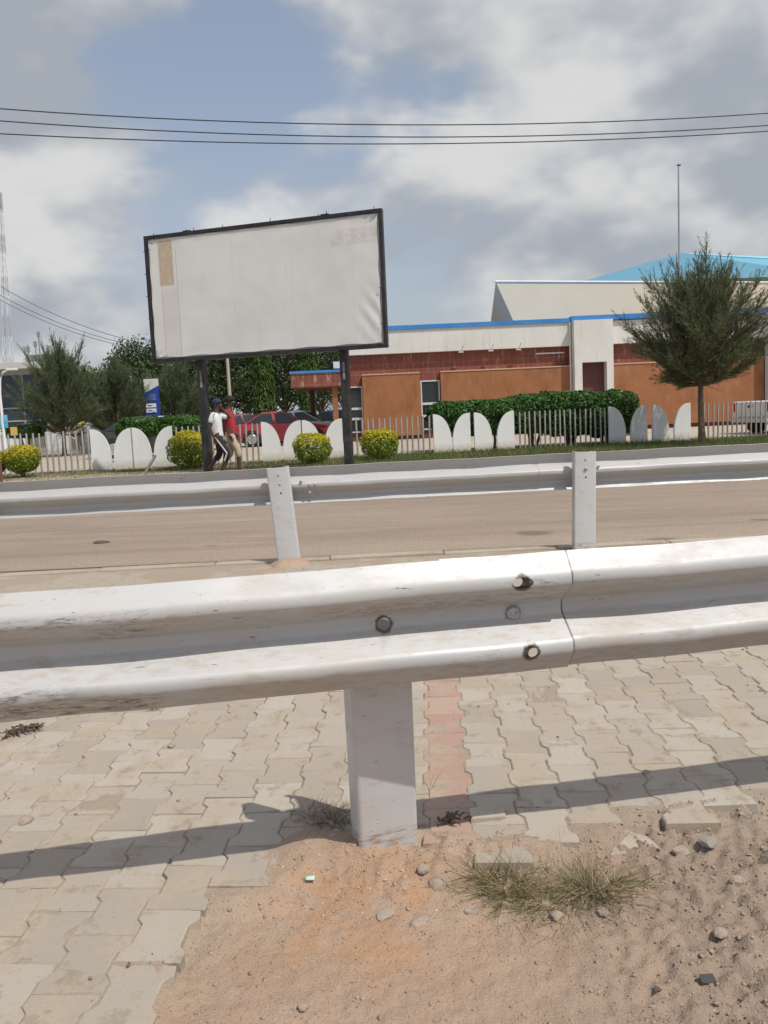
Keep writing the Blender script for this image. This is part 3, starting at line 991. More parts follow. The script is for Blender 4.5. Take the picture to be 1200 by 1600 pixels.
# blades
def blades(name, m, roots, dirs, lens, widths, bend, seg=3):
    n = len(roots)
    r_ = RNG
    side = np.cross(dirs, r_.standard_normal((n, 3)))
    side /= np.linalg.norm(side, axis=1)[:, None] + 1e-9
    V = []
    for k in range(seg + 1):
        t = k / seg
        c = roots + dirs * (lens * t)[:, None]
        c[:, 2] -= bend * lens * t * t
        w = widths * (1 - t * .92) * .5
        V.append(c - side * w[:, None])
        V.append(c + side * w[:, None])
    V = np.stack(V, 1)
    base = (np.arange(n) * (2 * seg + 2))[:, None]
    F = np.concatenate([base + np.array([[2 * k, 2 * k + 1, 2 * k + 3, 2 * k + 2]]) for k in range(seg)], 0)
    return np_mesh(name, V.reshape(-1, 3), F, m)
def tuft(name, clumps, m, label, cat, heads=None):
    R_, D_, L2, Wd, Bd = [], [], [], [], []
    for (px, py, n, spread, ln, lean, ev) in clumps:
        p = gnd(px, py)
        for _ in range(n):
            a = random.uniform(0, 6.3)
            k = abs(random.gauss(0, spread))
            x, y = p.x + k * math.cos(a), p.y + k * math.sin(a) * .8
            el = random.uniform(*ev)
            aa = a + random.gauss(0, .7)
            d = Vector((math.cos(aa) * math.cos(el) + lean[0], math.sin(aa) * math.cos(el) + lean[1], math.sin(el))).normalized()
            R_.append((x, y, gz(x, y) - .004))
            D_.append(d)
            L2.append(random.uniform(.5, 1) * ln)
            Wd.append(random.uniform(.0013, .0028))
            Bd.append(random.uniform(.1, .55))
    me = blades(name, m, np.array(R_), np.array([tuple(d) for d in D_]), np.array(L2), np.array(Wd), np.array(Bd))
    o = tag(link(name, me), label, cat)
    return o
gt = empty('grass_tuft', gnd(870, 1390), 0, 'sprawling half dry grass tuft at the broken edge of the paving', 'grass tuft')
o = tuft('blades', [(790, 1368, 520, .055, .15, (0, 0), (.1, 1.0)), (850, 1388, 460, .065, .14, (0, 0), (.05, .9)), (925, 1370, 360, .05, .19, (.35, .15), (.2, .9)),
                    (960, 1385, 160, .04, .15, (.6, .1), (.1, .7)), (900, 1420, 70, .05, .10, (.1, -.6), (.02, .3)), (760, 1352, 200, .04, .14, (-.2, .2), (.2, 1.0))], M['tuft'], None, None)
o.parent = gt
o.matrix_parent_inverse = Matrix.Translation(-gt.location)
o = tuft('seed_stems', [(800, 1360, 26, .05, .24, (-.35, .3), (.6, 1.2)), (880, 1370, 20, .06, .22, (-.2, .3), (.6, 1.2)), (940, 1370, 16, .04, .22, (.4, .3), (.5, 1.1)), (900, 1425, 30, .04, .13, (.2, -.7), (.02, .2))], M['straw'], None, None)
o.parent = gt
o.matrix_parent_inverse = Matrix.Translation(-gt.location)
tuft('dry_weed', [(520, 1280, 260, .045, .10, (-.2, .1), (.2, 1.2)), (480, 1268, 130, .045, .085, (-.3, .1), (.2, 1.0)), (545, 1290, 60, .02, .10, (-.1, .0), (.4, 1.3))], leafmat('dead_weed', [(.13, .09, .065), (.22, .16, .11), (.30, .23, .16), (.10, .08, .05)], .1), 'dry brown weed growing in the shadow left of the near post', 'weed')
tuft('dry_stalk', [(672, 1232, 7, .012, .13, (.05, .2), (.7, 1.3))], M['straw'], 'few thin dry stalks standing right behind the near post', 'weed')
tuft('dry_straws', [(515, 1325, 6, .008, .13, (.5, .2), (.02, .15))], M['straw'], 'few dry straws lying on the sand left of the near post', 'straw')
# dead leaves on the road
for px, py, w, lab in ((158, 849, .09, 'dark flattened rag on the road behind the far barrier at left'),):
    p = gnd(px, py, -.035)
    b = MB()
    b.loft([[(w * k * math.cos(a) * (1 + .3 * math.sin(3 * a)), .5 * w * k * math.sin(a), z) for a in np.linspace(0, 6.283, 12, endpoint=False)] for k, z in ((1, 0), (.8, .02), (.35, .03))])
    tag(b.build('rag', M['darkdebris'], None, p, ang=60), lab, 'rag')

# ------------------------------------------------------------------ verge grass
n = 110000
xs_ = RNG.uniform(-13, 14, n)
t_ = RNG.uniform(0, 1, n)
ylo, yhi = 16.85 + .09 * xs_, 22.3 + .135 * xs_
ys_ = ylo + (yhi - ylo) * t_
cl = np.array([mnoise.noise((a * .8, b * .8, 1.3)) for a, b in zip(xs_, ys_)])
dry = sstep(xs_, 2.0, -7.0)
ok = RNG.random(n) < (1.0 - .88 * dry * sstep(t_, .85, .4)) * (.55 + .45 * sstep(cl, -.4, .3))
xs_, ys_, dry = xs_[ok], ys_[ok], dry[ok]
m_ = len(xs_)
el = RNG.uniform(.5, 1.45, m_)
az = RNG.uniform(0, 6.3, m_)
D = np.stack([np.cos(az) * np.cos(el), np.sin(az) * np.cos(el), np.sin(el)], 1)
gme = blades('grass', M['grass'], np.column_stack([xs_, ys_, np.full(m_, .055)]), D, RNG.uniform(.08, .24, m_) * (1 - .45 * dry), RNG.uniform(.006, .014, m_), RNG.uniform(.1, .5, m_), 2)
tag(link('grass', gme), 'green and dry grass on the verge in front of the fence', 'grass', kind='stuff')

# ------------------------------------------------------------------ foliage generators
def leaf_cloud(P, N, size, name, m, asp=.5, jit=.6):
    n = len(P)
    N = N + RNG.standard_normal((n, 3)) * jit
    N /= np.linalg.norm(N, axis=1)[:, None]
    T = np.cross(N, RNG.standard_normal((n, 3)))
    T /= np.linalg.norm(T, axis=1)[:, None]
    B = np.cross(N, T)
    s = (size * RNG.uniform(.65, 1.25, n))[:, None]
    fold = N * s * .18
    V = np.stack([P - T * s * .5, P + B * s * asp * .5 + fold, P + T * s * .5, P - B * s * asp * .5 + fold], 1)
    F = np.arange(n * 4).reshape(n, 4)
    return np_mesh(name, V.reshape(-1, 3), F, m)
def dirs_(n):
    d = RNG.standard_normal((n, 3))
    return d / np.linalg.norm(d, axis=1)[:, None]
def globe_pts(n, rx_, rz_, zc, seed, squash=1.0, pw=2.4):
    d = dirs_(n)
    k = (np.abs(d) ** pw).sum(1) ** (-1 / pw)
    lump = np.array([1 + .15 * mnoise.fractal(tuple(v * 2.2 + seed), .8, 2, 3) for v in d])
    rr = k * lump * (1 - .38 * RNG.random(n) ** 2.2)
    P = d * rr[:, None] * np.array([rx_, rx_ * squash, rz_])
    P[:, 2] += zc
    return P, d
def globe_shrub(px, pz_px, w_px, h_px, Y, label, seed, n=3600):
    c = at(px, pz_px, Y)
    s = Y / FPX
    rx_, rz_ = w_px * s / 2, h_px * s / 2
    root = empty('golden_shrub', (c.x, Y, .06), 0, label, 'shrub', 'clipped golden shrubs along the fence')
    zc = c.z - .06
    P, N = globe_pts(n, rx_, rz_, zc, seed)
    fl = leaf_cloud(P, N, .062, 'foliage', M['duranta'], .55)
    # shift so that the colour break follows the top of the bush: object z of the crown
    o = link('foliage', fl, root)
    kz = 1.25 / (zc + rz_)
    o.scale = (1, 1, 1 / kz)
    fl.transform(Matrix.Diagonal((1, 1, kz, 1)))
    b = MB()
    for k in range(7):
        a = k * .9
        b.tube([(.03 * math.cos(a), .03 * math.sin(a), -.02), (.07 * math.cos(a), .07 * math.sin(a), zc * .5), (.2 * math.cos(a), .2 * math.sin(a), zc)], [.016, .013, .007], 5)
    b.build('stem', M['trunk'], root)
globe_shrub(34, 717, 52, 42, 19.6, 'small golden shrub at far left in front of the fence pipes', 1.0)
globe_shrub(-8, 722, 30, 36, 19.6, 'golden shrub cut by the left edge of the photo', 2.0, 2500)
globe_shrub(296, 702, 66, 56, 20.35, 'large golden shrub behind the left billboard pole', 3.0, 4500)
globe_shrub(488, 700, 58, 45, 19.9, 'golden shrub in front of the white panels left of the right billboard pole', 4.0)
globe_shrub(593, 693, 58, 45, 20.3, 'golden shrub in front of fence pipes right of the right billboard pole', 5.0)

# ------------------------------------------------------------------ fence of leaf-shaped panels and pipes
def fx(px):
    d = ray(px, 670)
    k = (21.8 + .135 * .6) / (d.y - .135 * d.x)
    return d.x * k
def fyy(x):
    return 21.8 + .135 * (x + .6)
FAZ = math.atan(.135)
def leaf_panel(w, h, flip):
    pts = [(0, -.1), (w, -.1), (w, h * .30)]
    for k in range(1, 11):
        a = k / 10 * math.pi / 2
        pts.append((w * math.cos(a) ** .9, h * (.30 + .70 * math.sin(a))))
    if flip:
        pts = [(w - x, z) for x, z in pts]
    return MB().prism(pts, -.035, .035).mesh('panel', M['panel'], bevel=0)
lp = [leaf_panel(.50, 1.10, False), leaf_panel(.50, 1.10, True)]
for gi, (pxs, lab) in enumerate((((140, 175, 204, 238), 'four white leaf shaped fence panels left of the billboard behind the leaning pipe'),
                       ((408, 441, 472, 506), 'four white leaf shaped fence panels behind the shrub between the billboard poles'),
                       ((677, 707, 741, 776), 'four white leaf shaped fence panels at the left end of the tall hedge'),
                       ((951, 985, 1019, 1053), 'four white leaf shaped fence panels beside the feathery tree, tree shadow on them'))):
    x0 = fx(pxs[0])
    root = empty('panel_fence', (x0, fyy(x0), .05), FAZ, lab, 'fence', 'white leaf panel sets of the fence')
    for k, px in enumerate(pxs):
        link('panel', lp[k % 2], root, ((fx(px) - x0) / math.cos(FAZ), 0, 0))
pipe = MB().tube([(0, 0, -.1), (0, 0, 1.05), (0, 0, 1.065)], [.025, .025, .018], 8).mesh('pipe', M['pipe'], 40)
for (a, b_, lab) in ((2, 136, 'row of grey fence pipes at the far left beside the small golden shrub'), (275, 402, 'row of grey fence pipes behind the two walking people'),
                     (549, 670, 'row of grey fence pipes between the right billboard pole and the hedge'), (812, 946, 'row of grey fence pipes in front of the tall clipped hedge'),
                     (1092, 1225, 'row of grey fence pipes right of the feathery tree in front of the pickup')):
    xa, xb = fx(a), fx(b_)
    k = max(2, int(round((xb - xa) / .147)))
    root = empty('pipe_fence', (xa, fyy(xa), .05), FAZ, lab, 'fence', 'grey pipe runs of the fence')
    for j in range(k + 1):
        t = j / k
        o = link('pipe', pipe, root, ((xb - xa) * t / math.cos(FAZ) + random.gauss(0, .006), random.gauss(0, .004), random.gauss(0, .008)))
        o.rotation_euler = (random.gauss(0, .006), random.gauss(0, .008), 0)
# leaning broken pipe on the verge
p0, p1 = at(226, 741, 18.6), at(243, 711, 18.6)
b = MB()
b.tube([p0, p1], .035, 12)
tag(b.build('leaning_pipe', M['pipe'], ang=40), 'broken grey pipe leaning out of the verge left of the billboard', 'pipe')

# ------------------------------------------------------------------ billboard
BL, BR = Vector((at(233, 465, 18.65).x, 18.65, 0)), Vector((at(602, 440, 17.05).x, 17.05, 0))
bw = (BR - BL).length
ba = math.atan2(BR.y - BL.y, BR.x - BL.x)
Z0, Z1 = 2.62, 5.455
bb = empty('billboard', (BL.x, BL.y, 0), ba, 'blank white billboard in a black steel frame on two black poles', 'billboard')
t_ = .075
for nm, c, d in (('frame_bar', (bw / 2, 0, Z1 - t_ / 2), (bw, .14, t_)), ('frame_bar', (bw / 2, 0, Z0 + t_ / 2), (bw, .14, t_ * 1.15)),
                 ('frame_bar', (t_ / 2, 0, (Z0 + Z1) / 2), (t_, .136, Z1 - Z0 - 2.2 * t_)), ('frame_bar', (bw - t_ / 2, 0, (Z0 + Z1) / 2), (t_, .136, Z1 - Z0 - 2.2 * t_))):
    MB().box(c, d).build(nm, M['black'], bb, bevel=.006)
# the canvas, a laced sheet with wrinkles, in its own frame (x 0..bw, z 0..h)
cx, cz = 90, 46
h_ = Z1 - Z0 - 2 * t_
w_ = bw - 2 * t_
V = []
for j in range(cz + 1):
    for i in range(cx + 1):
        u, v = i / cx, j / cz
        x, z = u * w_, v * h_
        e = min(u, 1 - u) * w_
        ez = min(v, 1 - v) * h_
        mg = .035 + .012 * math.sin(z * 9) if e < .001 else 0
        mz = .03 + .012 * math.sin(x * 7) if ez < .001 else 0
        xx = x + (mg if u < .5 else -mg)
        zz = z + (mz if v < .5 else -mz)
        y = .008 * mnoise.fractal((x * .7, z * .7, 2), .8, 2, 4)
        wr = math.exp(-((u - .965) / .045) ** 2 - ((v - .22) / .17) ** 2)
        y += wr * .015 * math.sin((x * 1.1 + z * .8) * 17)
        wr = math.exp(-((u - .02) / .03) ** 2 - ((v - .03) / .05) ** 2) + math.exp(-((u - .98) / .03) ** 2 - ((v - .97) / .05) ** 2)
        y += wr * .03 * math.sin((x - z) * 30)
        V.append((xx, y, zz))
ii = [(j * (cx + 1) + i) for j in range(cz) for i in range(cx)]
me = np_mesh('canvas', np.array(V), [(k, k + 1, k + cx + 2, k + cx + 1) for k in ii], M['canvas'])
me.polygons.foreach_set('use_smooth', [True] * len(me.polygons))
link('canvas', me, bb, (t_, -.045, Z0 + t_))
MB().b2(t_, bw - t_, -.012, .0, Z0 + t_, Z1 - t_).build('backing_sheet', M['panel'], bb)
for px, Yp in ((314, 18.3), (538, 17.35)):
    g_ = at(px, 640, Yp)
    lx = (Vector((g_.x, 0)) - Vector((BL.x, 0))).x / math.cos(ba)
    MB().b2(lx - .085, lx + .085, .075, .245, -.2, Z1 - .3).build('pole', M['polemat'], bb, bevel=.008)
    MB().b2(lx - .018, lx + .03, .062, .076, Z0 - .62, Z0 - .25).build('sticker', plain('faded_sticker', (.3, .3, .29), (.12, .12, .12), 12, .6), bb)
for k, u in enumerate((.04, .19, .22, .35, .55, .75, .78, .97)):
    MB().tube([(u * bw, 0, Z1 - .01), (u * bw + .01 * (-1) ** k, 0, Z1 + random.uniform(.04, .10))], .008, 5).build('peg', M['black'], bb)
for u in (.19, .775):
    MB().b2(u * bw - .09, u * bw + .09, -.03, .03, Z1, Z1 + .03).build('hook_plate', M['black'], bb)
for k in range(5):
    z = Z0 + .5 + k * .5
    MB().tube([(-.06, -.03, z), (.02, -.03, z + .01)], .006, 4).build('peg', M['black'], bb)
# lacing wires at the corners
for (x0, z0, x1, z1) in ((.08, .06, .22, .14), (bw - .08, .06, bw - .2, .10), (bw - .3, h_ + .10, bw - .1, h_ + .05), (.08, h_ + .03, .22, h_ - .05), (bw - .08, .5, bw - .13, .47), (bw - .08, 1.2, bw - .13, 1.23)):
    MB().tube([(x0, -.075, Z0 + z0), ((x0 + x1) / 2, -.085, Z0 + (z0 + z1) / 2 + .02), (x1, -.072, Z0 + z1)], .006, 4).build('lacing', M['black'], bb)

# ------------------------------------------------------------------ the bank-like building behind the fence
BY = 35.5
bl = empty('building', (0, BY, 0), 0, 'low red and orange tiled building with white parapet and blue edge', 'building')
def part(name, m, x0, x1, y0, y1, z0, z1, parent=None, bev=0.0):
    return MB().b2(x0, x1, y0, y1, z0, z1).build(name, M[m] if isinstance(m, str) else m, parent or bl, bevel=bev)
X0, X1 = -1.44, 19.5
part('tiled_wall', 'redtile', X0, X1, 0, 9, -.1, 3.80)
wh = MB().b2(X0 - .25, X1, -.28, 9.2, 3.80, 4.80).build('parapet', M['white'], bl)
part('blue_edge', 'blue', X0 - .30, 8.42, -.34, 9.3, 4.80, 4.98)
part('blue_edge', 'blue', 8.42, X1, -.40, 9.3, 4.83, 5.05)
part('plinth', 'niche', X0 - .02, X1, -.16, .02, -.1, .22)
for a, b_ in ((-.74, 1.77), (2.68, 8.43), (10.11, 16.8)):
    o = part('orange_panel', 'orange', a, b_, -.30, -.003, .22, 2.90)
    part('coping', plain('pale_coping', (.55, .36, .24), rough=.8), a - .01, b_ + .01, -.325, -.004, 2.90, 2.95)
    part('panel_reveal', 'redtile', b_, b_ + .02, -.29, -.004, .22, 2.89)
for a, b_ in ((8.43, 10.11), (16.85, 18.6)):
    for c0, c1, z0, z1 in ((a, a + .33, -.1, 4.83), (b_ - .29, b_, -.1, 4.83), (a + .33, b_ - .29, 3.03, 4.83)):
        part('pillar', 'white', c0, c1, -.75, -.28, z0, z1)
    part('niche_back', 'niche', a + .33, b_ - .29, -.30, -.282, -.1, 3.03)
def window(x0, x1, z0, z1, bars):
    w = part('window', 'glass', x0, x1, -.05, -.01, z0, z1)
    f = .055
    for (a, b_, c, d) in ((x0, x0 + f, z0, z1), (x1 - f, x1, z0, z1), (x0 + f, x1 - f, z0, z0 + f), (x0 + f, x1 - f, z1 - f, z1)) + tuple((x0 + f, x1 - f, z0 + (z1 - z0) * k - .05, z0 + (z1 - z0) * k + .05) for k in bars):
        part('frame', 'alu', a, b_, -.10, -.055, c, d, w)
window(1.80, 2.64, .42, 2.58, (.28, .53))
window(X0 + .02, -.76, .42, 2.45, (.30, .52))
for (x, w__) in ((4.9, .5), (3.6, .3), (6.1, .3)):     # small lamp brackets under the parapet
    b = MB()
    b.b2(x - .1, x + .1, -.40, -.29, 3.70, 3.76)
    b.tube([(x, -.42, 3.73), (x + .1, -.55, 4.02)], .02, 5)
    b.build('lamp_bracket', M['alu'], bl)
b = MB()
b.b2(6.9, 8.15, -.08, -.02, 3.50, 3.56)
b.build('tube_lamp', M['white'], bl)
b = MB()
b.tube([(8.36, -.32, .1), (8.36, -.32, 4.8)], .045, 6)
b.build('downpipe', M['white'], bl)
# entrance canopy on the left
part('canopy_slab', 'redtile', -3.6, -1.46, -2.6, 3.5, 2.42, 2.98)
part('canopy_edge', 'blue', -3.64, -1.46, -2.64, 3.5, 2.98, 3.08)
part('canopy_column', 'orange', -1.95, -1.75, -2.4, -2.1, -.1, 2.42)
part('canopy_column', 'niche', -3.3, -3.1, 2.6, 2.9, -.1, 2.42)
ac = part('air_conditioner', 'white', -1.95, -1.60, -.6, -.25, 3.25, 3.53)
# flared beige upper storey
ub = MB()
A, B_, C_, D_ = at(803, 500, 44.5), at(775, 441, 44.4), at(1420, 443, 52), at(1440, 480, 52)
Eb, Et = at(758, 520, 51), at(774, 444, 51)
A2 = Vector((A.x + .75, A.y + .25, 4.2))
D2 = Vector((D_.x, D_.y + .1, 4.2))
E2 = Vector((Eb.x, Eb.y, 4.2))
Cb = Vector((C_.x + 2, C_.y + 8, C_.z))
D3 = Vector((D_.x + 2, D_.y + 8, 4.2))
ub.add([A2, B_, C_, D2, E2, Et, Cb, D3], [(0, 3, 2, 1), (4, 0, 1, 5), (5, 1, 2, 6), (4, 5, 6, 7), (3, 7, 6, 2)])
o = ub.build('upper_storey', M['beige'], bl)
o.matrix_parent_inverse = Matrix.Translation((0, -BY, 0))
cp = MB().tube([B_ + Vector((-.05, 0, .03)), C_ + Vector((0, 0, .03))], .07, 4)
o = cp.build('coping', M['white'], bl)
o.matrix_parent_inverse = Matrix.Translation((0, -BY, 0))
# blue ribbed hip roof
ra, rb, rc, rd_ = at(902, 445, 54), at(1068, 397, 60), at(1500, 420, 57), at(1520, 412, 70)
rt = MB()
rt.add([ra, rb, rc, rd_, Vector((ra.x - .5, 70, ra.z))], [(0, 2, 1), (1, 2, 3), (0, 1, 4), (1, 3, 4)])
rf = rt.build('roof', M['blueroof'], bl)
rf.matrix_parent_inverse = Matrix.Translation((0, -BY, 0))
ribs = MB()
nrm = (rc - ra).cross(rb - ra).normalized()
if nrm.z < 0:
    nrm = -nrm
dn = (at(1250, 470, 57) - rb)
dn = (dn - nrm * dn.dot(nrm)).normalized()
for k in range(1, 44):
    s0 = ra.lerp(rb, k / 44)
    # run down to the eave line ra-rc
    e = rc - ra
    ax = e.cross(nrm)
    den_ = dn.dot(ax)
    if abs(den_) < 1e-6:
        continue
    L = (ra - s0).dot(ax) / den_
    s1 = s0 + dn * L
    if L < 0 or (s1 - ra).dot(e) > e.length_squared:
        continue
    w = nrm.cross(dn).normalized() * .06
    ribs.add([s0 - w, s0 + nrm * .17, s0 + w, s1 - w, s1 + nrm * .17, s1 + w], [(0, 3, 4, 1), (1, 4, 5, 2)])
for k in range(1, 40):
    s0 = rb.lerp(rc, k / 40)
    s1 = rd_.lerp(rc, k / 40)
    w = (rc - rb).normalized() * .035
    n2 = (rc - rb).cross(rd_ - rb).normalized()
    n2 = n2 if n2.z > 0 else -n2
    ribs.add([s0 - w, s0 + n2 * .055, s0 + w, s1 - w, s1 + n2 * .055, s1 + w], [(0, 3, 4, 1), (1, 4, 5, 2)])
o = ribs.build('ribs', plain('roof_rib_lightened', (.38, .64, .75), rough=.5), rf)  # ribs painted paler than the sheet, so shadow-gap stripes come from colour
o.matrix_parent_inverse = Matrix.Identity(4)
tag(o, kind='stuff')
hip = MB().tube([ra, rb], .10, 5).build('hip_cap', plain('pale_blue_cap', (.22, .50, .68), rough=.5), rf)
MB().tube([rb, rc], .10, 5).build('hip_cap', M['blueroof'], rf)
# mast
mp0, mp1 = at(1062, 400, 50), at(1060, 258, 50)
b = MB()
b.tube([(mp1.x, 50, 5), (mp1.x, 50, mp1.z - 2), (mp1.x, 50, mp1.z)], [.07, .055, .04], 8)
ms = empty('flag_mast', (mp1.x, 50, 5), 0, 'thin grey mast rising above the blue roof', 'mast')
o = b.build('pole', plain('mast_grey', (.30, .30, .31), rough=.5), ms)
o.matrix_parent_inverse = Matrix.Translation((-mp1.x, -50, -5))
o = MB().tube([(mp1.x - .07, 50, mp1.z), (mp1.x + .13, 50, mp1.z)], .06, 6).build('finial', M['wire'], ms)
o.matrix_parent_inverse = Matrix.Translation((-mp1.x, -50, -5))

# ------------------------------------------------------------------ trees
def feather_tree(name, label, loc, height, trunk_h, radius, seed, m, nl=80, trunk_r=.085, dens=1.0, group=None, tilt=(0, 0)):
    rr = random.Random(seed)
    rg = np.random.default_rng(seed)
    root = empty(name, loc, 0, label, 'tree', group)
    tb, br = MB(), MB()
    tp = [Vector((tilt[0] * t + .03 * math.sin(t * 5 + seed), tilt[1] * t, height * .80 * t)) for t in np.linspace(-.02, 1, 9)]
    tb.tube(tp, [trunk_r * (1.25 if i == 0 else 1) * (1 - .8 * i / 8) for i in range(9)], 8)
    def tpos(z):
        t = z / (height * .80)
        return Vector((tilt[0] * t + .03 * math.sin(t * 5 + seed), tilt[1] * t, z))
    segs_p, segs_d, segs_l = [], [], []
    zc_ = trunk_h + (height - trunk_h) * .40
    for i in range(nl):
        f = (i + rr.random()) / nl
        z0 = trunk_h + (height * .52 - trunk_h) * f ** .9
        az = i * 2.39996 + rr.gauss(0, .35)
        el = rad(2 + 84 * f ** 1.15 + rr.gauss(0, 9))
        # length to an egg-shaped envelope with a ragged outline
        ch, sh = math.cos(el), math.sin(el)
        ln = .1
        for _ in range(60):
            x_, z_ = ln * ch, z0 + ln * sh + .12 * ln * ln / radius - zc_
            lim = (height - zc_) if z_ > 0 else (zc_ - trunk_h) * 1.15
            if (x_ / radius) ** 2 + (z_ / lim) ** 2 > 1:
                break
            ln += radius * .03
        ln *= rr.uniform(.60, 1.0) * (1.16 if rr.random() < .2 else 1)
        p = tpos(z0)
        d = Vector((math.cos(az) * math.cos(el), math.sin(az) * math.cos(el), math.sin(el)))
        pts = [p.copy()]
        ns = 8
        for s in range(ns):
            d = (d + Vector((0, 0, .055)) + Vector((rr.gauss(0, .05), rr.gauss(0, .05), rr.gauss(0, .03)))).normalized()
            p = p + d * ln / ns
            pts.append(p.copy())
            if s >= 1:
                nb = int(round((1.6 + s * .62) * dens))
                for _ in range(nb):
                    side = Vector((rr.gauss(0, 1), rr.gauss(0, 1), rr.gauss(.25, .8))).normalized()
                    dd = (d * rr.uniform(.9, 1.5) + side * .70 + Vector((0, 0, .25))).normalized()
                    L = rr.uniform(.28, .55) * (radius / 1.9) ** .6
                    q_ = p - d * rr.uniform(0, ln / ns)
                    segs_p.append(q_)
                    segs_d.append(dd)
                    segs_l.append(L)
        segs_p.append(p); segs_d.append(d); segs_l.append(.5)
        r0 = trunk_r * (.34 - .2 * f)
        br.tube(pts, [r0 * (1 - .88 * k / ns) for k in range(ns + 1)], 4, False)
    P0, D0, L0 = np.array([tuple(p) for p in segs_p]), np.array([tuple(d) for d in segs_d]), np.array(segs_l)
    K = 26
    n = len(P0)
    t = rg.uniform(.0, 1.0, (n, K))
    base_ = P0[:, None] + D0[:, None] * (t * L0[:, None])[..., None]
    nd = D0[:, None] + rg.standard_normal((n, K, 3)) * .33
    nd /= np.linalg.norm(nd, axis=2)[..., None]
    nl_ = rg.uniform(.10, .24, (n, K)) * (1.1 - .5 * t)
    tip = base_ + nd * nl_[..., None]
    tip[..., 2] -= .012
    sd = np.cross(nd, rg.standard_normal((n, K, 3)))
    sd /= np.linalg.norm(sd, axis=2)[..., None]
    w = .0065
    V = np.stack([base_ - sd * w, base_ + sd * w, tip], 2).reshape(-1, 3)
    F = np.arange(len(V)).reshape(-1, 3)
    tb.build('trunk', M['trunk'], root, ang=60)
    br.build('branches', M['trunk'], root)
    link('crown', np_mesh('crown', V, F, m), root)
    return root
p = at(1097, 700, 20.9)
feather_tree('feathery_tree', 'large feathery dark tree on the verge at right with a bare trunk', (p.x, 20.9, .05), 4.85, 1.55, 2.15, 3, M['casu'], 125, .10, .9)
gl = 'feathery trees beyond the fence'
p = at(98, 660, 33)
feather_tree('feathery_tree', 'feathery tree at far left, tallest of the three behind the fence', (p.x, 33, .04), 4.75, .9, 1.9, 5, M['casu_far'], 120, .10, .9, gl)
p = at(186, 660, 35)
feather_tree('feathery_tree', 'feathery tree in the middle, left of the blue totem sign', (p.x, 35, .04), 3.95, .7, 1.7, 8, M['casu_far'], 95, .10, .9, gl)
p = at(275, 650, 37)
feather_tree('feathery_tree', 'feathery tree under the billboard, right of the blue totem sign', (p.x, 37, .04), 3.9, .7, 1.7, 12, M['casu_far'], 95, .10, .9, gl)
def broad_tree(label, px, Y, height, rx_, seed, n=9000, ls=.22, trunk_h=1.6, gname='broadleaf trees behind the car park', m='broad'):
    p = at(px, 640, Y)
    rr = random.Random(seed)
    root = empty('broadleaf_tree', (p.x, Y, 0), 0, label, 'tree', gname)
    b = MB()
    b.tube([(0, 0, -.1), (.05, 0, trunk_h), (.1, .1, height * .6)], [.2, .15, .06], 7)
    P, N = [], []
    k = 16
    for i in range(k):
        a = i * 2.4
        f = i / (k - 1)
        r_ = rx_ * .62 * math.sqrt(1 - (2 * f - 1) ** 2 * .7) * rr.uniform(.6, 1.1)
        c = np.array([r_ * math.cos(a), r_ * math.sin(a), trunk_h + (height - trunk_h) * (.15 + .72 * f)])
        b.tube([(.05, 0, trunk_h * .9), tuple(c * .6 + np.array([0, 0, .3])), tuple(c)], [.07, .04, .015], 4, False)
        d = dirs_(n // k)
        s = rr.uniform(.34, .5) * rx_
        rad_ = (1 - .6 * RNG.random(len(d)) ** 2)
        P.append(c + d * (s * rad_ * (1 + .25 * RNG.standard_normal(len(d)) * .5))[:, None] * np.array([1, 1, .8]))
        N.append(d)
    b.build('trunk', M['trunk'], root)
    link('crown', leaf_cloud(np.concatenate(P), np.concatenate(N), ls, 'crown', M[m]), root)
broad_tree('tall broadleaf tree seen above the feathery trees left of the billboard', 222, 50, 6.1, 2.6, 21)
broad_tree('broadleaf tree right of the left billboard pole', 340, 52, 7.0, 3.0, 22)
broad_tree('broadleaf tree left of the column shaped tree', 385, 55, 7.6, 3.0, 23)
broad_tree('broadleaf tree right of the column shaped tree under the billboard', 445, 54, 7.6, 3.0, 24)
broad_tree('broadleaf tree just left of the entrance canopy', 500, 58, 8.2, 3.3, 25)
broad_tree('low broadleaf tree filling the gap at the left pole foot', 305, 58, 6.6, 3.0, 26)
broad_tree('broadleaf tree behind the middle feathery tree', 150, 62, 5.2, 3.2, 27)
broad_tree('broadleaf tree behind the entrance column', 545, 66, 8.6, 3.6, 28)
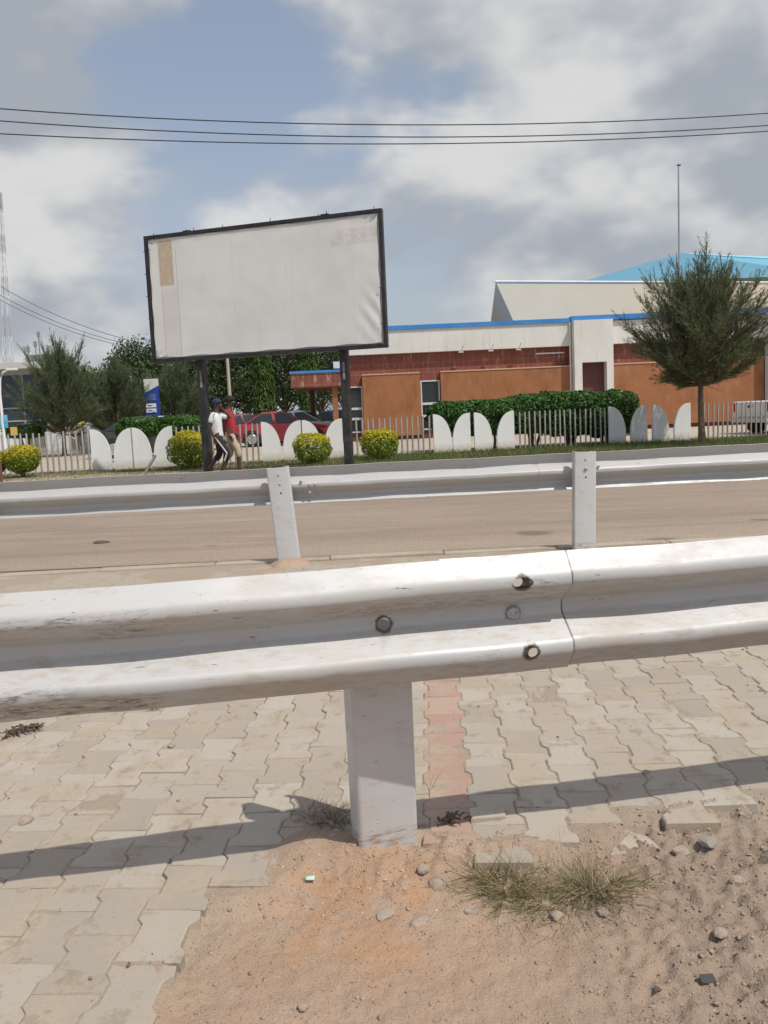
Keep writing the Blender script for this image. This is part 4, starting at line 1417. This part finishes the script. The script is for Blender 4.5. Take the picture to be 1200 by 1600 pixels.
def column_tree(label, px, Y, h, r0, seed, n=9000):
    p = at(px, 640, Y)
    root = empty('column_tree', (p.x, Y, 0), 0, label, 'tree', 'column shaped trees behind the car park')
    MB().tube([(0, 0, -.1), (0, 0, h * .95)], [.12, .03], 7).build('trunk', M['trunk'], root)
    z = RNG.random(n) ** .85
    a = RNG.uniform(0, 6.283, n)
    lump = np.array([mnoise.fractal((math.cos(q_) * 1.5, math.sin(q_) * 1.5, zz * 9 + seed), .8, 2, 3) for q_, zz in zip(a, z)])
    r_ = r0 * (1 - z ** 5 * .8) * (.86 + .2 * lump) * (1 - .35 * RNG.random(n) ** 2)
    P = np.stack([r_ * np.cos(a), r_ * np.sin(a), .9 + z * (h - .9)], 1)
    # long leaves hanging down
    T = np.stack([np.cos(a) * .35, np.sin(a) * .35, -np.ones(n)], 1) + RNG.standard_normal((n, 3)) * .22
    T /= np.linalg.norm(T, axis=1)[:, None]
    B = np.cross(T, RNG.standard_normal((n, 3)))
    B /= np.linalg.norm(B, axis=1)[:, None]
    s = RNG.uniform(.16, .30, n)[:, None]
    V = np.stack([P, P + T * s * .4 + B * s * .13, P + T * s, P + T * s * .4 - B * s * .13], 1)
    link('crown', np_mesh('crown', V.reshape(-1, 3), np.arange(n * 4).reshape(n, 4), M['ashoka']), root)
column_tree('narrow column shaped tree with drooping leaves under the middle of the billboard', 413, 44, 7.2, .60, 1.0)
column_tree('narrow column shaped tree behind the entrance canopy', 481, 50, 7.8, .55, 4.0)
# hedges with bare stems
def bush(label, px, w_px, top, bot, Y, seed, n=5200, stems=4, group='tall clipped hedge bushes behind the fence'):
    s = Y / FPX
    ct, cb_ = at(px, top, Y), at(px, bot, Y)
    rz_, zc = (ct.z - cb_.z) / 2, (ct.z + cb_.z) / 2
    root = empty('hedge_bush', (ct.x, Y, .04), 0, label, 'hedge', group)
    P, N = globe_pts(int(n * 1.9), w_px * s / 2, rz_, zc - .04, seed, .85, 4.2)
    link('foliage', leaf_cloud(P, N, .10, 'foliage', M['hedge'], .55), root)
    b = MB()
    rr = random.Random(seed)
    for k in range(stems):
        a = rr.uniform(0, 6.3)
        r_ = rr.uniform(.15, .45) * w_px * s / 2
        b.tube([(.10 * math.cos(a), .08 * math.sin(a), -.05), (.45 * r_ * math.cos(a) + .03, .4 * r_ * math.sin(a), (cb_.z) * .55), (r_ * math.cos(a), r_ * math.sin(a), zc)], [.045, .04, .022], 6)
    b.build('stem', M['trunk'], root)
bush('dark green hedge bush at the left end of the tall hedge, above two panels', 712, 84, 628, 672, 23.6, 1.0, 4200)
bush('dark green hedge bush second from the left end, hanging over a panel', 772, 92, 625, 678, 23.7, 2.0, 4600)
bush('dark green hedge bush in the middle of the hedge, over the first pipes', 830, 100, 618, 674, 23.9, 3.0)
bush('tallest dark green hedge bush below the white pillar', 887, 104, 613, 678, 24.0, 4.0, 5600)
bush('dark green hedge bush at the right end, beside the fence panels', 943, 96, 612, 680, 24.2, 5.0, 5600)
gl2 = 'low hedge bushes behind the left panels'
bush('low hedge bush behind the white panels left of the left pole', 218, 66, 653, 682, 26, 6.0, 3600, 4, gl2)
bush('low hedge bush directly left of the left billboard pole', 280, 66, 650, 684, 26.3, 7.0, 3600, 4, gl2)
bush('far low hedge behind the cars right of the column tree', 455, 60, 648, 664, 42, 8.0, 2500, 3, 'far low hedges')
bush('far low hedge at far left behind the second fence', 36, 56, 664, 684, 33, 9.0, 1800, 3, 'far low hedges')

# ------------------------------------------------------------------ second fence along the side road at far left
y2 = 36.0
def fence_panel2(w, h):
    pts = [(-w / 2, -.1), (w / 2, -.1)] + [(w / 2 * math.cos(a), h - w / 2 + w / 2 * math.sin(a)) for a in np.linspace(0, math.pi, 9)]
    return MB().prism(pts, -.04, .04).mesh('panel', M['panel'])
root = empty('far_fence', (at(90, 690, y2).x, y2, .045), 0, 'second white panel and pipe fence farther back at far left', 'fence')
fp2 = [fence_panel2(.34, 1.35), fence_panel2(.45, 1.35)]
for px, k in ((4, 1), (21, 1), (37, 0), (78, 0), (91, 1), (104, 0), (139, 0), (149, 1), (159, 0)):
    link('panel', fp2[k], root, (at(px, 690, y2).x - root.location.x, 0, 0))
pp = MB().tube([(0, 0, -.1), (0, 0, 1.3)], .03, 6).mesh('pipe', M['pipe'])
for a, b_ in ((42, 74), (109, 135), (163, 188)):
    for px in np.arange(a, b_, 2.9):
        link('pipe', pp, root, (at(px, 690, y2).x - root.location.x, 0, 0))
bq = MB().tube([(0, 0, 1.33), (0, 0, 1.36), (0, 0, 1.42), (0, 0, 1.47)], [.08, .14, .15, .07], 10)
bq.build('cap', M['panel'], root, (at(91, 690, y2).x - root.location.x, 0, 0))

# ------------------------------------------------------------------ parked cars
CARM = {}
def paint(name, c, rough=.28):
    t = NT(name)
    t.p.inputs['Coat Weight'].default_value = .6
    t.p.inputs['Coat Roughness'].default_value = .1
    return t.done(t.mix(t.rng(t.noise(1.5, 5, .6), .4, .8, 0, .25), c, (.35, .29, .22)), rough)
tyre_m = plain('tyre', (.02, .02, .02), rough=.85)
rim_m = plain('rim', (.5, .5, .5), rough=.35, metal=.6)
lampw = plain('headlamp', (.6, .62, .62), rough=.15)
lampr = plain('tail_lamp', (.45, .01, .015), rough=.2)
def wheel_parts():
    ty = MB()
    rg_ = [(.20, -.095), (.30, -.10), (.325, -.07), (.325, .07), (.30, .10), (.20, .095)]
    ty.loft([[(r_ * math.cos(a), y, r_ * math.sin(a)) for a in np.linspace(0, 6.283185, 20, endpoint=False)] for r_, y in rg_])
    tm = ty.mesh('tyre', tyre_m, 40)
    rm = MB()
    rm.loft([[(r_ * math.cos(a), y, r_ * math.sin(a)) for a in np.linspace(0, 6.283185, 20, endpoint=False)] for r_, y in ((.205, -.097), (.19, -.108), (.17, -.085), (.05, -.09))])
    for k in range(7):
        a = k * 2 * math.pi / 7
        rm.box((.11 * math.cos(a), -.10, .11 * math.sin(a)), (.17, .02, .035), Matrix.Rotation(-a, 3, 'Y'))
    return tm, rm.mesh('rim', rim_m, 40)
TY, RM = wheel_parts()
def car(name, label, pm, loc, rz, pickup=False, cat='car', group='cars parked behind the fence', sc=1.0):
    """front towards +x, 4.4 m long"""
    root = empty(name, loc, rz, label, cat, group)
    root.scale = (sc, sc, sc)
    def ring(x, zb, zt, hw, tw):
        zm = zb + (zt - zb) * .55
        return [(x, -hw * .93, zb), (x, -hw, zb + .12), (x, -hw, zm), (x, -tw, zt - .03), (x, -tw * .85, zt), (x, tw * .85, zt), (x, tw, zt - .03), (x, hw, zm), (x, hw, zb + .12), (x, hw * .93, zb)]
    if pickup:
        st = [(-2.5, .50, 1.0, .84, .86), (-2.44, .42, 1.06, .88, .88), (-.6, .36, 1.06, .90, .88), (.6, .34, 1.07, .90, .86), (1.2, .34, 1.05, .90, .84), (2.2, .36, .98, .86, .78), (2.45, .42, .85, .80, .7)]
        cab = [(-.72, 1.06, .80), (-.58, 1.72, .66), (.45, 1.74, .66), (1.12, 1.06, .78)]
        wx = (-1.55, 1.55)
    else:
        st = [(-2.18, .42, .82, .70, .62), (-2.08, .28, .93, .80, .74), (-1.6, .20, .98, .855, .80), (-.9, .18, .97, .87, .82), (.6, .18, .95, .87, .82), (1.0, .19, .93, .87, .80), (1.75, .22, .80, .83, .74), (2.08, .28, .68, .76, .66), (2.20, .36, .58, .66, .58)]
        cab = [(-1.78, .95, .76), (-.95, 1.40, .57), (.05, 1.44, .58), (1.02, .93, .76)]
        wx = (-1.32, 1.36)
    b = MB().loft([ring(*s_) for s_ in st])
    b.build('body', pm, root, ang=45)
    # cabin
    (xa, za, ha), (xb, zb, hb), (xc, zc, hc), (xd, zd, hd) = cab
    lo = [(xa, -ha, za - .03), (xd, -hd, zd - .03), (xd, hd, zd - .03), (xa, ha, za - .03)]
    hi = [(xb, -hb, zb), (xc, -hc, zc), (xc, hc, zc), (xb, hb, zb)]
    mid = [(xb + .06, -hb + .08, zb + .035), (xc - .08, -hc + .08, zc + .035), (xc - .08, hc - .08, zc + .035), (xb + .06, hb - .08, zb + .035)]
    MB().loft([lo, hi, mid]).build('cabin', pm, root)
    def glass(q4, inset=.08):
        q4 = [Vector(v) for v in q4]
        c = sum(q4, Vector()) / 4
        nn_ = (q4[1] - q4[0]).cross(q4[3] - q4[0]).normalized()
        if nn_.dot(c - Vector((0, 0, .8))) < 0:
            nn_ = -nn_
        vv = [c + (v - c) * (1 - inset) for v in q4]
        g = MB()
        g.loft([[v - nn_ * .004 for v in vv], [v + nn_ * .008 for v in vv]])
        g.build('window', M['glass'], root)
    for s in (-1, 1):
        A_ = Vector((xa + .12, s * ha, za)); B2 = Vector((xb, s * hb, zb)); C2 = Vector((xc, s * hc, zc)); D2_ = Vector((xd - .1, s * hd, zd))
        m0, m1 = A_.lerp(D2_, .52), B2.lerp(C2, .5)
        glass([A_, m0, m1, B2], .12)
        glass([m0, D2_, C2, m1], .12)
    glass([(xd, -hd, zd), (xd, hd, zd), (xc, hc, zc), (xc, -hc, zc)], .1)
    glass([(xa, -ha, za), (xa, ha, za), (xb, hb, zb), (xb, -hb, zb)], .12)
    xl, xr = st[0][0], st[-1][0]
    for s in (-1, 1):
        if pickup:
            MB().b2(xl - .02, xl + .16, s * .80 - .09, s * .80 + .09, .72, 1.02).build('tail_light', lampr, root, bevel=.01)
        else:
            MB().box((xl + .09, s * .60, .80), (.12, .26, .14)).build('tail_light', lampr, root, bevel=.02)
        MB().box((xr - .12, s * .56, .62 if not pickup else .86), (.18, .26, .13)).build('headlight', lampw, root, bevel=.02)
        for x in wx:
            arch = MB().loft([[(x + r_ * math.cos(a), s * yy, .33 + r_ * math.sin(a)) for a in np.linspace(0, 6.283185, 20, endpoint=False)] for r_, yy in ((.385, .80), (.385, .888 if not pickup else .908))])
            arch.build('wheel_arch', tyre_m, root)
            wr = link('wheel', TY, root, (x, s * .83, .325), (0, 0, 0 if s < 0 else math.pi))
            link('rim', RM, wr)
    if pickup:
        MB().b2(xl - .03, xl + .02, -.70, .70, .56, 1.03).build('tailgate', pm, root, bevel=.01)
        MB().b2(xl - .05, xl - .028, -.16, .16, .60, .72).build('number_plate', plain('plate', (.7, .7, .68), rough=.5), root)
        MB().b2(xl - .05, xl - .028, -.10, .10, .86, .92).build('handle', tyre_m, root)
        MB().b2(xl - .12, xl + .02, -.82, .82, .38, .52).build('bumper', rim_m, root, bevel=.02)
    else:
        MB().b2(xr - .03, xr + .012, -.38, .38, .40, .52).build('grille', tyre_m, root)
    return root
zy = .045
p = at(446, 690, 34.8)
car('parked_car', 'dark red saloon car behind the fence between the billboard poles', paint('red_paint', (.36, .015, .025)), (p.x, 34.8, zy), rad(2))
p = at(500, 680, 39)
car('parked_car', 'white car behind the dark red saloon', paint('white_paint', (.72, .72, .70)), (p.x - .6, 38.3, zy), rad(-8))
p = at(536, 680, 41.5)
car('parked_car', 'blue grey car under the entrance canopy', paint('bluegrey_paint', (.06, .085, .11)), (p.x, 42, zy), rad(-10))
p = at(388, 680, 41.5)
car('parked_car', 'maroon car with pale windscreen left of the dark red saloon', paint('maroon_paint', (.13, .02, .025)), (p.x, 41, zy), rad(30))
p = at(262, 690, 33)
car('parked_car', 'silver car behind the large golden shrub', paint('silver_paint', (.38, .39, .40)), (p.x, 33, zy), rad(4))
p = at(236, 690, 29)
car('parked_car', 'black car behind the white panels left of the billboard', paint('black_paint', (.015, .016, .018)), (p.x, 29.5, zy), rad(6))
p = at(56, 680, 41)
car('parked_car', 'dark car roof showing above the second fence at far left', paint('dark_paint', (.03, .033, .04)), (p.x, 41.5, zy), rad(3))
p = at(1150, 680, 25.6)
car('pickup_truck', 'white pickup truck at the right edge behind the fence pipes', paint('pickup_white', (.66, .66, .64)), (p.x + 3.05, 26.6, zy), rad(15), True, 'pickup truck', None)

# ------------------------------------------------------------------ signs, lamp, tower and building at far left
tg = empty('totem_sign', (at(239, 640, 35.4).x, 35.4, 0), rad(0), 'blue totem sign with white top standing between the feathery trees', 'sign')
tw = .30
zt = at(239, 592, 35.4).z
bluem = plain('sign_blue', (.02, .05, .30), rough=.5)
MB().prism([(-tw, -.1), (tw, -.1), (tw, zt - .33), (-tw * .1, zt - .50), (-tw, zt - .62)], -.09, .09).build('blue_panel', bluem, tg)
MB().prism([(-tw, zt - .60), (-tw * .1, zt - .48), (tw - .0, zt - .31), (tw, zt), (-tw, zt)], -.088, .088).build('white_panel', plain('sign_white', (.62, .64, .60), rough=.5), tg)
for z in (zt - 1.24, zt - 1.46):
    bo = MB().b2(-tw + .04, tw - .12, -.11, -.091, z, z + .17).build('white_box', plain('sign_box', (.72, .75, .76), rough=.5), tg)
    MB().b2(-tw + .12, tw - .3, -.114, -.111, z + .06, z + .10).build('text_line', bluem, bo)
for z, w__ in ((zt - .72, .22), (zt - .81, .26), (zt - .90, .30)):
    MB().b2(tw - .12 - w__, tw - .10, -.098, -.091, z, z + .03).build('text_line', plain('sign_text', (.3, .38, .62), rough=.5), tg)
# street lamp with a light blue banner
sp_ = at(5, 660, 30)
lamp = empty('street_lamp', (sp_.x, 30, 0), 0, 'white curved street lamp pole with light blue banner at the left edge', 'street lamp')
zt = at(8, 578, 30).z
MB().tube([(0, 0, -.1), (-.03, 0, zt - .9), (.02, 0, zt - .35), (.14, 0, zt - .1), (.35, 0, zt)], [.06, .05, .045, .04, .03], 8).build('pole', M['panel'], lamp)
MB().b2(.30, .70, -.07, .07, zt - .03, zt + .05).build('lamp_head', M['panel'], lamp, bevel=.02)
MB().b2(-.28, .16, -.03, .03, 1.30, 1.78).build('banner', plain('cyan_banner', (.06, .36, .55), (.2, .5, .62), 5, .6), lamp)
p = at(21, 658, 31)
ys = empty('yellow_board', (p.x, 31, 0), 0, 'small yellow board on a post at far left', 'sign')
MB().b2(-.03, .03, -.03, .03, -.1, 1.1).build('post', M['pipe'], ys)
MB().b2(-.13, .13, -.05, -.031, 1.0, 1.32).build('board', plain('yellow_board', (.6, .42, .10), rough=.6), ys)
# teal board at the left edge
p = at(1, 745, 17.2)
tb_ = empty('edge_sign', (p.x - .10, 17.2, 0), rad(20), 'teal board with rusty edge post cut by the left edge of the photo', 'sign')
MB().b2(-.5, .06, -.02, .02, .08, .42).build('board', plain('teal_board', (.20, .42, .38), (.3, .5, .45), 4, .6), tb_)
MB().b2(.06, .13, -.035, .035, -.1, .55).build('post', plain('rust', (.16, .06, .04), rough=.8), tb_)
# far left building
fb = empty('office_building', (at(20, 640, 75).x, 75, 0), 0, 'grey flat roofed office building with dark glass at far left', 'building')
def fpart(name, m, x0, x1, y0, y1, z0, z1, par=None):
    return MB().b2(x0, x1, y0, y1, z0, z1).build(name, m if not isinstance(m, str) else M[m], par or fb)
zr = at(20, 578, 75).z
gw = plain('grey_wall', (.40, .40, .38), (.34, .34, .33), .3, .8)
fpart('wall', gw, -12, 4.2, 0.2, 12, -.1, zr)
fpart('roof_slab', plain('roof_fascia', (.50, .50, .47), rough=.8), -13, 5.0, -1.5, 13, zr, zr + .55)
for k in range(7):
    w = fpart('window', plain('office_glass', (.03, .045, .07), rough=.1), -11.5 + k * 2.1, -9.6 + k * 2.1, .12, .19, .8, zr - .5)
    for z in (1.9, 3.1):
        fpart('frame', gw, -11.5 + k * 2.1, -9.6 + k * 2.1, .06, .118, z, z + .12, w)
zt = at(50, 553, 75).z
fpart('stair_tower', plain('dark_grey_wall', (.16, .18, .18), rough=.8), 1.2, 4.0, 1.0, 6, zr + .55, zt)
for px, py in ((56, 517), (51, 532), (40, 540)):
    q_ = at(px, py, 77)
    b = MB()
    x = q_.x - fb.location.x
    b.tube([(x, 2.5, zr + .5), (x, 2.5, q_.z)], .06, 6)
    b.box((x, 2.5, q_.z - .3), (.3, .15, .5))
    b.build('antenna', plain('antenna_grey', (.25, .26, .28), rough=.6), fb)
# lattice radio tower
TYY = 130
bx0, bx1, tpx = at(3, 600, TYY), at(18, 600, TYY), at(-2, 300, TYY)
rt_ = empty('radio_tower', ((bx0.x + bx1.x) / 2, TYY, 0), 0, 'thin red and white lattice radio tower at the left edge', 'tower')
hb, ht = (bx1.x - bx0.x) / 2, tpx.z
legs = [(-1, -1), (1, -1), (1, 1), (-1, 1)]
wm, rm_ = plain('tower_hazed_white', (.62, .65, .68), rough=.6), plain('tower_hazed_grey', (.42, .42, .44), rough=.6)  # both tones paled in colour to stand for distance haze
xt = tpx.x + .3 - rt_.location.x
nseg = 12
def lg(s, f):
    k = hb * (1 - .85 * f)
    return Vector((xt * f + s[0] * k, s[1] * k, ht * f))
for i in range(nseg):
    f0, f1 = i / nseg, (i + 1) / nseg
    b = MB()
    for k in range(4):
        b.tube([lg(legs[k], f0), lg(legs[k], f1)], .045, 4, False)
        b.tube([lg(legs[k], f0), lg(legs[(k + 1) % 4], f1)], .03, 3, False)
        b.tube([lg(legs[(k + 1) % 4], f0), lg(legs[k], f1)], .03, 3, False)
    b.build('tower_section', wm if i % 2 == 0 else rm_, rt_)
# thin leaning pole behind the people
pa_, pb_ = at(362, 662, 40), at(354, 545, 40)
MBt = MB().tube([pa_ - Vector((0, 0, pa_.z + .1)), pa_.lerp(pb_, .5), pb_], [.10, .085, .07], 8)
tag(MBt.build('utility_pole', plain('pale_pole', (.45, .40, .34), rough=.8), ang=50), 'pale leaning pole behind the two walking people', 'pole')
# overhead wires
def wire(name, pts, r_, label, group):
    b = MB()
    b.tube(pts, r_, 5)
    tag(b.build(name, M['wire']), label, 'wire', group)
def span(rows, Y0, slope):
    """rows: three pixels along the wire; fits a parabola in x"""
    out = []
    for px, py in rows:
        d = ray(px, py)
        k = Y0 / (d.y - slope * d.x)
        out.append(Vector((0, 0, CAMH)) + d * k)
    xs3, zs3 = [p.x for p in out], [p.z for p in out]
    c = np.polyfit(xs3, zs3, 2)
    return [(x, Y0 + slope * x, float(np.polyval(c, x))) for x in np.linspace(-24, 26, 60)]
for rows, lab, Y0 in ((((0, 170), (600, 195), (1200, 177)), 'top one of the three overhead wires crossing the sky', 14.5), (((0, 189), (600, 214), (1200, 196)), 'middle one of the three overhead wires crossing the sky', 14.5),
                  (((0, 209), (600, 225), (1200, 205)), 'lowest of the three overhead wires crossing the sky', 14.8)):
    wire('overhead_wire', span(rows, Y0, .09), .0105, lab, 'overhead wires')
for k, (ya, yb_) in enumerate(((443, 552), (458, 553), (466, 555))):
    a, b_ = at(-30, ya - 14, 44), at(354, yb_, 40)
    pts = [a.lerp(b_, t) - Vector((0, 0, 1.1 * 4 * t * (1 - t) * .9)) for t in np.linspace(0, 1, 16)]
    wire('service_wire', pts, .014, ('upper', 'middle', 'lower')[k] + ' thin wire sloping down from the left edge to the trees', 'sloping wires')

# ------------------------------------------------------------------ people
def skin(name, nodes, edges, m, root_key, sub=2):
    bm = bmesh.new()
    lay = bm.verts.layers.skin.verify()
    vs = {}
    for k, (p_, r_) in nodes.items():
        v = bm.verts.new(p_)
        v[lay].radius = (r_, r_) if not hasattr(r_, '__len__') else r_
        v[lay].use_root = k == root_key
        vs[k] = v
    for a, b_ in edges:
        bm.edges.new((vs[a], vs[b_]))
    me = bpy.data.meshes.new(name)
    bm.to_mesh(me)
    bm.free()
    o = link(name, me)
    o.modifiers.new('s', 'SKIN')
    sb = o.modifiers.new('u', 'SUBSURF')
    sb.levels = sb.render_levels = sub
    dg = bpy.context.evaluated_depsgraph_get()
    me2 = bpy.data.meshes.new_from_object(o.evaluated_get(dg))
    bpy.data.objects.remove(o)
    me2.materials.clear()
    me2.materials.append(m)
    me2.polygons.foreach_set('use_smooth', [True] * len(me2.polygons))
    return me2
skin_m = plain('dark_skin', (.075, .036, .022), rough=.5)
def person(label, loc, rz, J, shirt, short, headgear, hair_m, stripe=None, sc=1.0, cuff=.5):
    """J joints in local space: x forward, y left, z up"""
    root = empty('person', loc, rz, label, 'person')
    root.scale = (sc, sc, sc)
    n = {'pel': (J['pel'], .105), 'spi': (J['spi'], .10), 'che': (J['che'], .115), 'nec': (J['nec'], .052), 'jaw': (J['jaw'], .062), 'hed': (J['hed'], (.088, .078)), 'top': (J['top'], .065)}
    hd = Vector(J['hed'])
    n['nos'] = (tuple(hd + Vector((.105, 0, -.035))), .016)
    e = [('pel', 'spi'), ('spi', 'che'), ('che', 'nec'), ('nec', 'jaw'), ('jaw', 'hed'), ('hed', 'top'), ('hed', 'nos')]
    for s in 'lr':
        y = 1 if s == 'l' else -1
        n['sh' + s] = (J['sh' + s], .052); n['el' + s] = (J['el' + s], .038); n['wr' + s] = (J['wr' + s], .027)
        w, el_ = Vector(J['wr' + s]), Vector(J['el' + s])
        d = (w - el_).normalized()
        n['pa' + s] = (tuple(w + d * .07), .03)
        e += [('che', 'sh' + s), ('sh' + s, 'el' + s), ('el' + s, 'wr' + s), ('wr' + s, 'pa' + s)]
        side = d.cross(Vector((0, 1, 0)))
        side = side.normalized() if side.length > .1 else Vector((1, 0, 0))
        for f_ in range(4):
            o_ = (f_ - 1.5) * .019
            l = (.062, .074, .070, .055)[f_]
            n['f%d%s' % (f_, s)] = (tuple(w + d * .10 + side * o_ ), .0095)
            n['g%d%s' % (f_, s)] = (tuple(w + d * (.10 + l) + side * o_ * 1.1 + Vector((.012, -.015 * y, 0))), .008)
            e += [('pa' + s, 'f%d%s' % (f_, s)), ('f%d%s' % (f_, s), 'g%d%s' % (f_, s))]
        n['th' + s] = (tuple(w + d * .075 + side * .052), .0105)
        e += [('pa' + s, 'th' + s)]
        n['hi' + s] = (J['hi' + s], .088); n['kn' + s] = (J['kn' + s], .056); n['an' + s] = (J['an' + s], .040)
        n['he' + s] = (J['he' + s], .036); n['to' + s] = (J['to' + s], .032)
        n['ca' + s] = (tuple(Vector(J['kn' + s]).lerp(Vector(J['an' + s]), .35) + Vector((-.015, 0, 0))), .056)
        e += [('pel', 'hi' + s), ('hi' + s, 'kn' + s), ('kn' + s, 'ca' + s), ('ca' + s, 'an' + s), ('an' + s, 'he' + s), ('an' + s, 'to' + s)]
    link('body', skin('body', n, e, skin_m, 'pel'), root)
    # shirt: torso and sleeves
    L2 = lambda a, b_, t: tuple(Vector(J[a]).lerp(Vector(J[b_]), t))
    sn = {'hem': (tuple(Vector(J['pel']) + Vector((0, 0, -.10))), (.165, .135)), 'pel': (J['pel'], (.16, .13)), 'spi': (J['spi'], (.155, .125)), 'che': (J['che'], (.165, .125)), 'nk': (L2('che', 'nec', .62), .075)}
    se = [('hem', 'pel'), ('pel', 'spi'), ('spi', 'che'), ('che', 'nk')]
    for s in 'lr':
        sn['sh' + s] = (J['sh' + s], .078)
        sn['sl' + s] = (L2('sh' + s, 'el' + s, .72), .070)
        se += [('che', 'sh' + s), ('sh' + s, 'sl' + s)]
    link('shirt', skin('shirt', sn, se, shirt, 'spi'), root)
    bn = {'wa': (tuple(Vector(J['pel']) + Vector((0, 0, .03))), (.13, .115)), 'pel': (tuple(Vector(J['pel']) - Vector((0, 0, .05))), (.135, .12))}
    be = [('wa', 'pel')]
    for s in 'lr':
        bn['hi' + s] = (J['hi' + s], .105)
        bn['th' + s] = (L2('hi' + s, 'kn' + s, .6), .092)
        bn['kn' + s] = (J['kn' + s], .082)
        bn['cu' + s] = (L2('kn' + s, 'an' + s, cuff), .078)
        be += [('pel', 'hi' + s), ('hi' + s, 'th' + s), ('th' + s, 'kn' + s), ('kn' + s, 'cu' + s)]
    sh_ = link('shorts', skin('shorts', bn, be, short, 'pel'), root)
    if stripe:
        b = MB()
        for s, y in (('r', -1),):
            pts = [Vector(J['hi' + s]) + Vector((-.02, y * .106, 0)), Vector(L2('hi' + s, 'kn' + s, .6)) + Vector((-.0, y * .094, 0)), Vector(J['kn' + s]) + Vector((.01, y * .085, 0)), Vector(L2('kn' + s, 'an' + s, cuff)) + Vector((.0, y * .080, 0))]
            b.tube(pts, .016, 6)
        b.build('stripe', stripe, sh_)
    bm = bmesh.new()
    bmesh.ops.create_uvsphere(bm, u_segments=20, v_segments=12, radius=1)
    tl = Vector(J['hed']) + Vector((-.008, 0, .045))
    for v in bm.verts:
        zz = max(v.co.z, -.42 + (.35 if v.co.x > .3 else 0))
        v.co = Vector((v.co.x * .116, v.co.y * .092, zz * .105)) + tl
    me = bpy.data.meshes.new('hair')
    bm.to_mesh(me)
    bm.free()
    me.materials.append(headgear or hair_m)
    smooth(me, 60)
    link('cap' if headgear else 'hair', me, root)
    for s in (-1, 1):
        ear = MB().tube([Vector(J['hed']) + Vector((-.012, s * .082, -.045)), Vector(J['hed']) + Vector((-.018, s * .092, -.015)), Vector(J['hed']) + Vector((-.012, s * .088, .012))], [.010, .016, .010], 6)
        ear.build('ear', skin_m, root, ang=60)
        MB().tube([Vector(J['hed']) + Vector((.088, s * .030, .0)), Vector(J['hed']) + Vector((.094, s * .030, .0))], [.010, .008], 6).build('eye', plain('eye', (.5, .48, .45), rough=.3), root)
        MB().tube([Vector(J['an' + ('l' if s > 0 else 'r')]) + Vector((-.07, 0, -.075)), Vector(J['to' + ('l' if s > 0 else 'r')]) + Vector((.04, 0, -.03))], [.045, .04], 8).build('sandal', tyre_m, root)
    MB().tube([Vector(J['hed']) + Vector((.080, -.022, -.082)), Vector(J['hed']) + Vector((.088, 0, -.084)), Vector(J['hed']) + Vector((.080, .022, -.082))], .007, 5).build('mouth', plain('lips', (.10, .035, .03), rough=.5), root)
    return root
J1 = dict(pel=(0, 0, .93), spi=(-.01, 0, 1.10), che=(-.02, 0, 1.30), nec=(0, 0, 1.46), jaw=(.035, 0, 1.53), hed=(.03, 0, 1.60), top=(.02, 0, 1.66),
          shr=(-.03, -.18, 1.37), elr=(-.12, -.23, 1.10), wrr=(-.04, -.22, .88), shl=(.02, .18, 1.37), ell=(.27, .22, 1.28), wrl=(.13, .14, 1.47),
          hir=(.01, -.09, .86), knr=(.22, -.09, .50), anr=(.10, -.09, .12), her=(.05, -.09, .06), tor=(.24, -.09, .04),
          hil=(-.01, .09, .86), knl=(.0, .09, .48), anl=(-.26, .09, .16), hel=(-.32, .09, .13), tol=(-.18, .09, .04))
p = at(341, 690, 17.35)
person('person in white T-shirt and dark blue cap walking with a hand raised to the ear', (p.x, 17.35, .06), rad(-4), J1, plain('white_cotton', (.72, .73, .76), (.62, .63, .67), 6, .85), plain('black_jersey', (.012, .012, .014), rough=.8), plain('navy_cap', (.02, .025, .075), rough=.85), None, plain('stripe_white', (.6, .6, .6), rough=.8), .95, .45)
J2 = dict(pel=(0, 0, .93), spi=(.0, 0, 1.10), che=(.0, 0, 1.30), nec=(.02, 0, 1.46), jaw=(.05, 0, 1.53), hed=(.045, 0, 1.60), top=(.035, 0, 1.66),
          shr=(.0, -.18, 1.37), elr=(-.08, -.22, 1.10), wrr=(.03, -.21, .88), shl=(.0, .18, 1.37), ell=(-.03, .24, 1.10), wrl=(.08, .22, .90),
          hir=(.01, -.09, .86), knr=(.20, -.09, .48), anr=(.20, -.09, .09), her=(.16, -.09, .05), tor=(.33, -.09, .05),
          hil=(-.01, .09, .86), knl=(-.02, .09, .47), anl=(-.22, .09, .13), hel=(-.28, .09, .10), tol=(-.14, .09, .04))
p = at(360, 690, 17.85)
person('person in red T-shirt and beige knee shorts walking on the far side', (p.x, 17.85, .06), rad(-4), J2, plain('red_cotton', (.42, .03, .045), (.34, .025, .035), 6, .85), plain('khaki', (.44, .37, .28), (.36, .30, .23), 6, .85), None, plain('black_hair', (.012, .010, .009), rough=.8), None, .985, .40)
p = at(127, 668, 40)
J3 = dict(J2)
person('distant person in a yellow top behind the second fence', (p.x, 40, .04), rad(60), J3, plain('yellow_cotton', (.6, .5, .06), rough=.85), plain('dark_trousers', (.03, .03, .04), rough=.85), None, plain('hair_far', (.012, .010, .009), rough=.8), None, 1.0, .9)
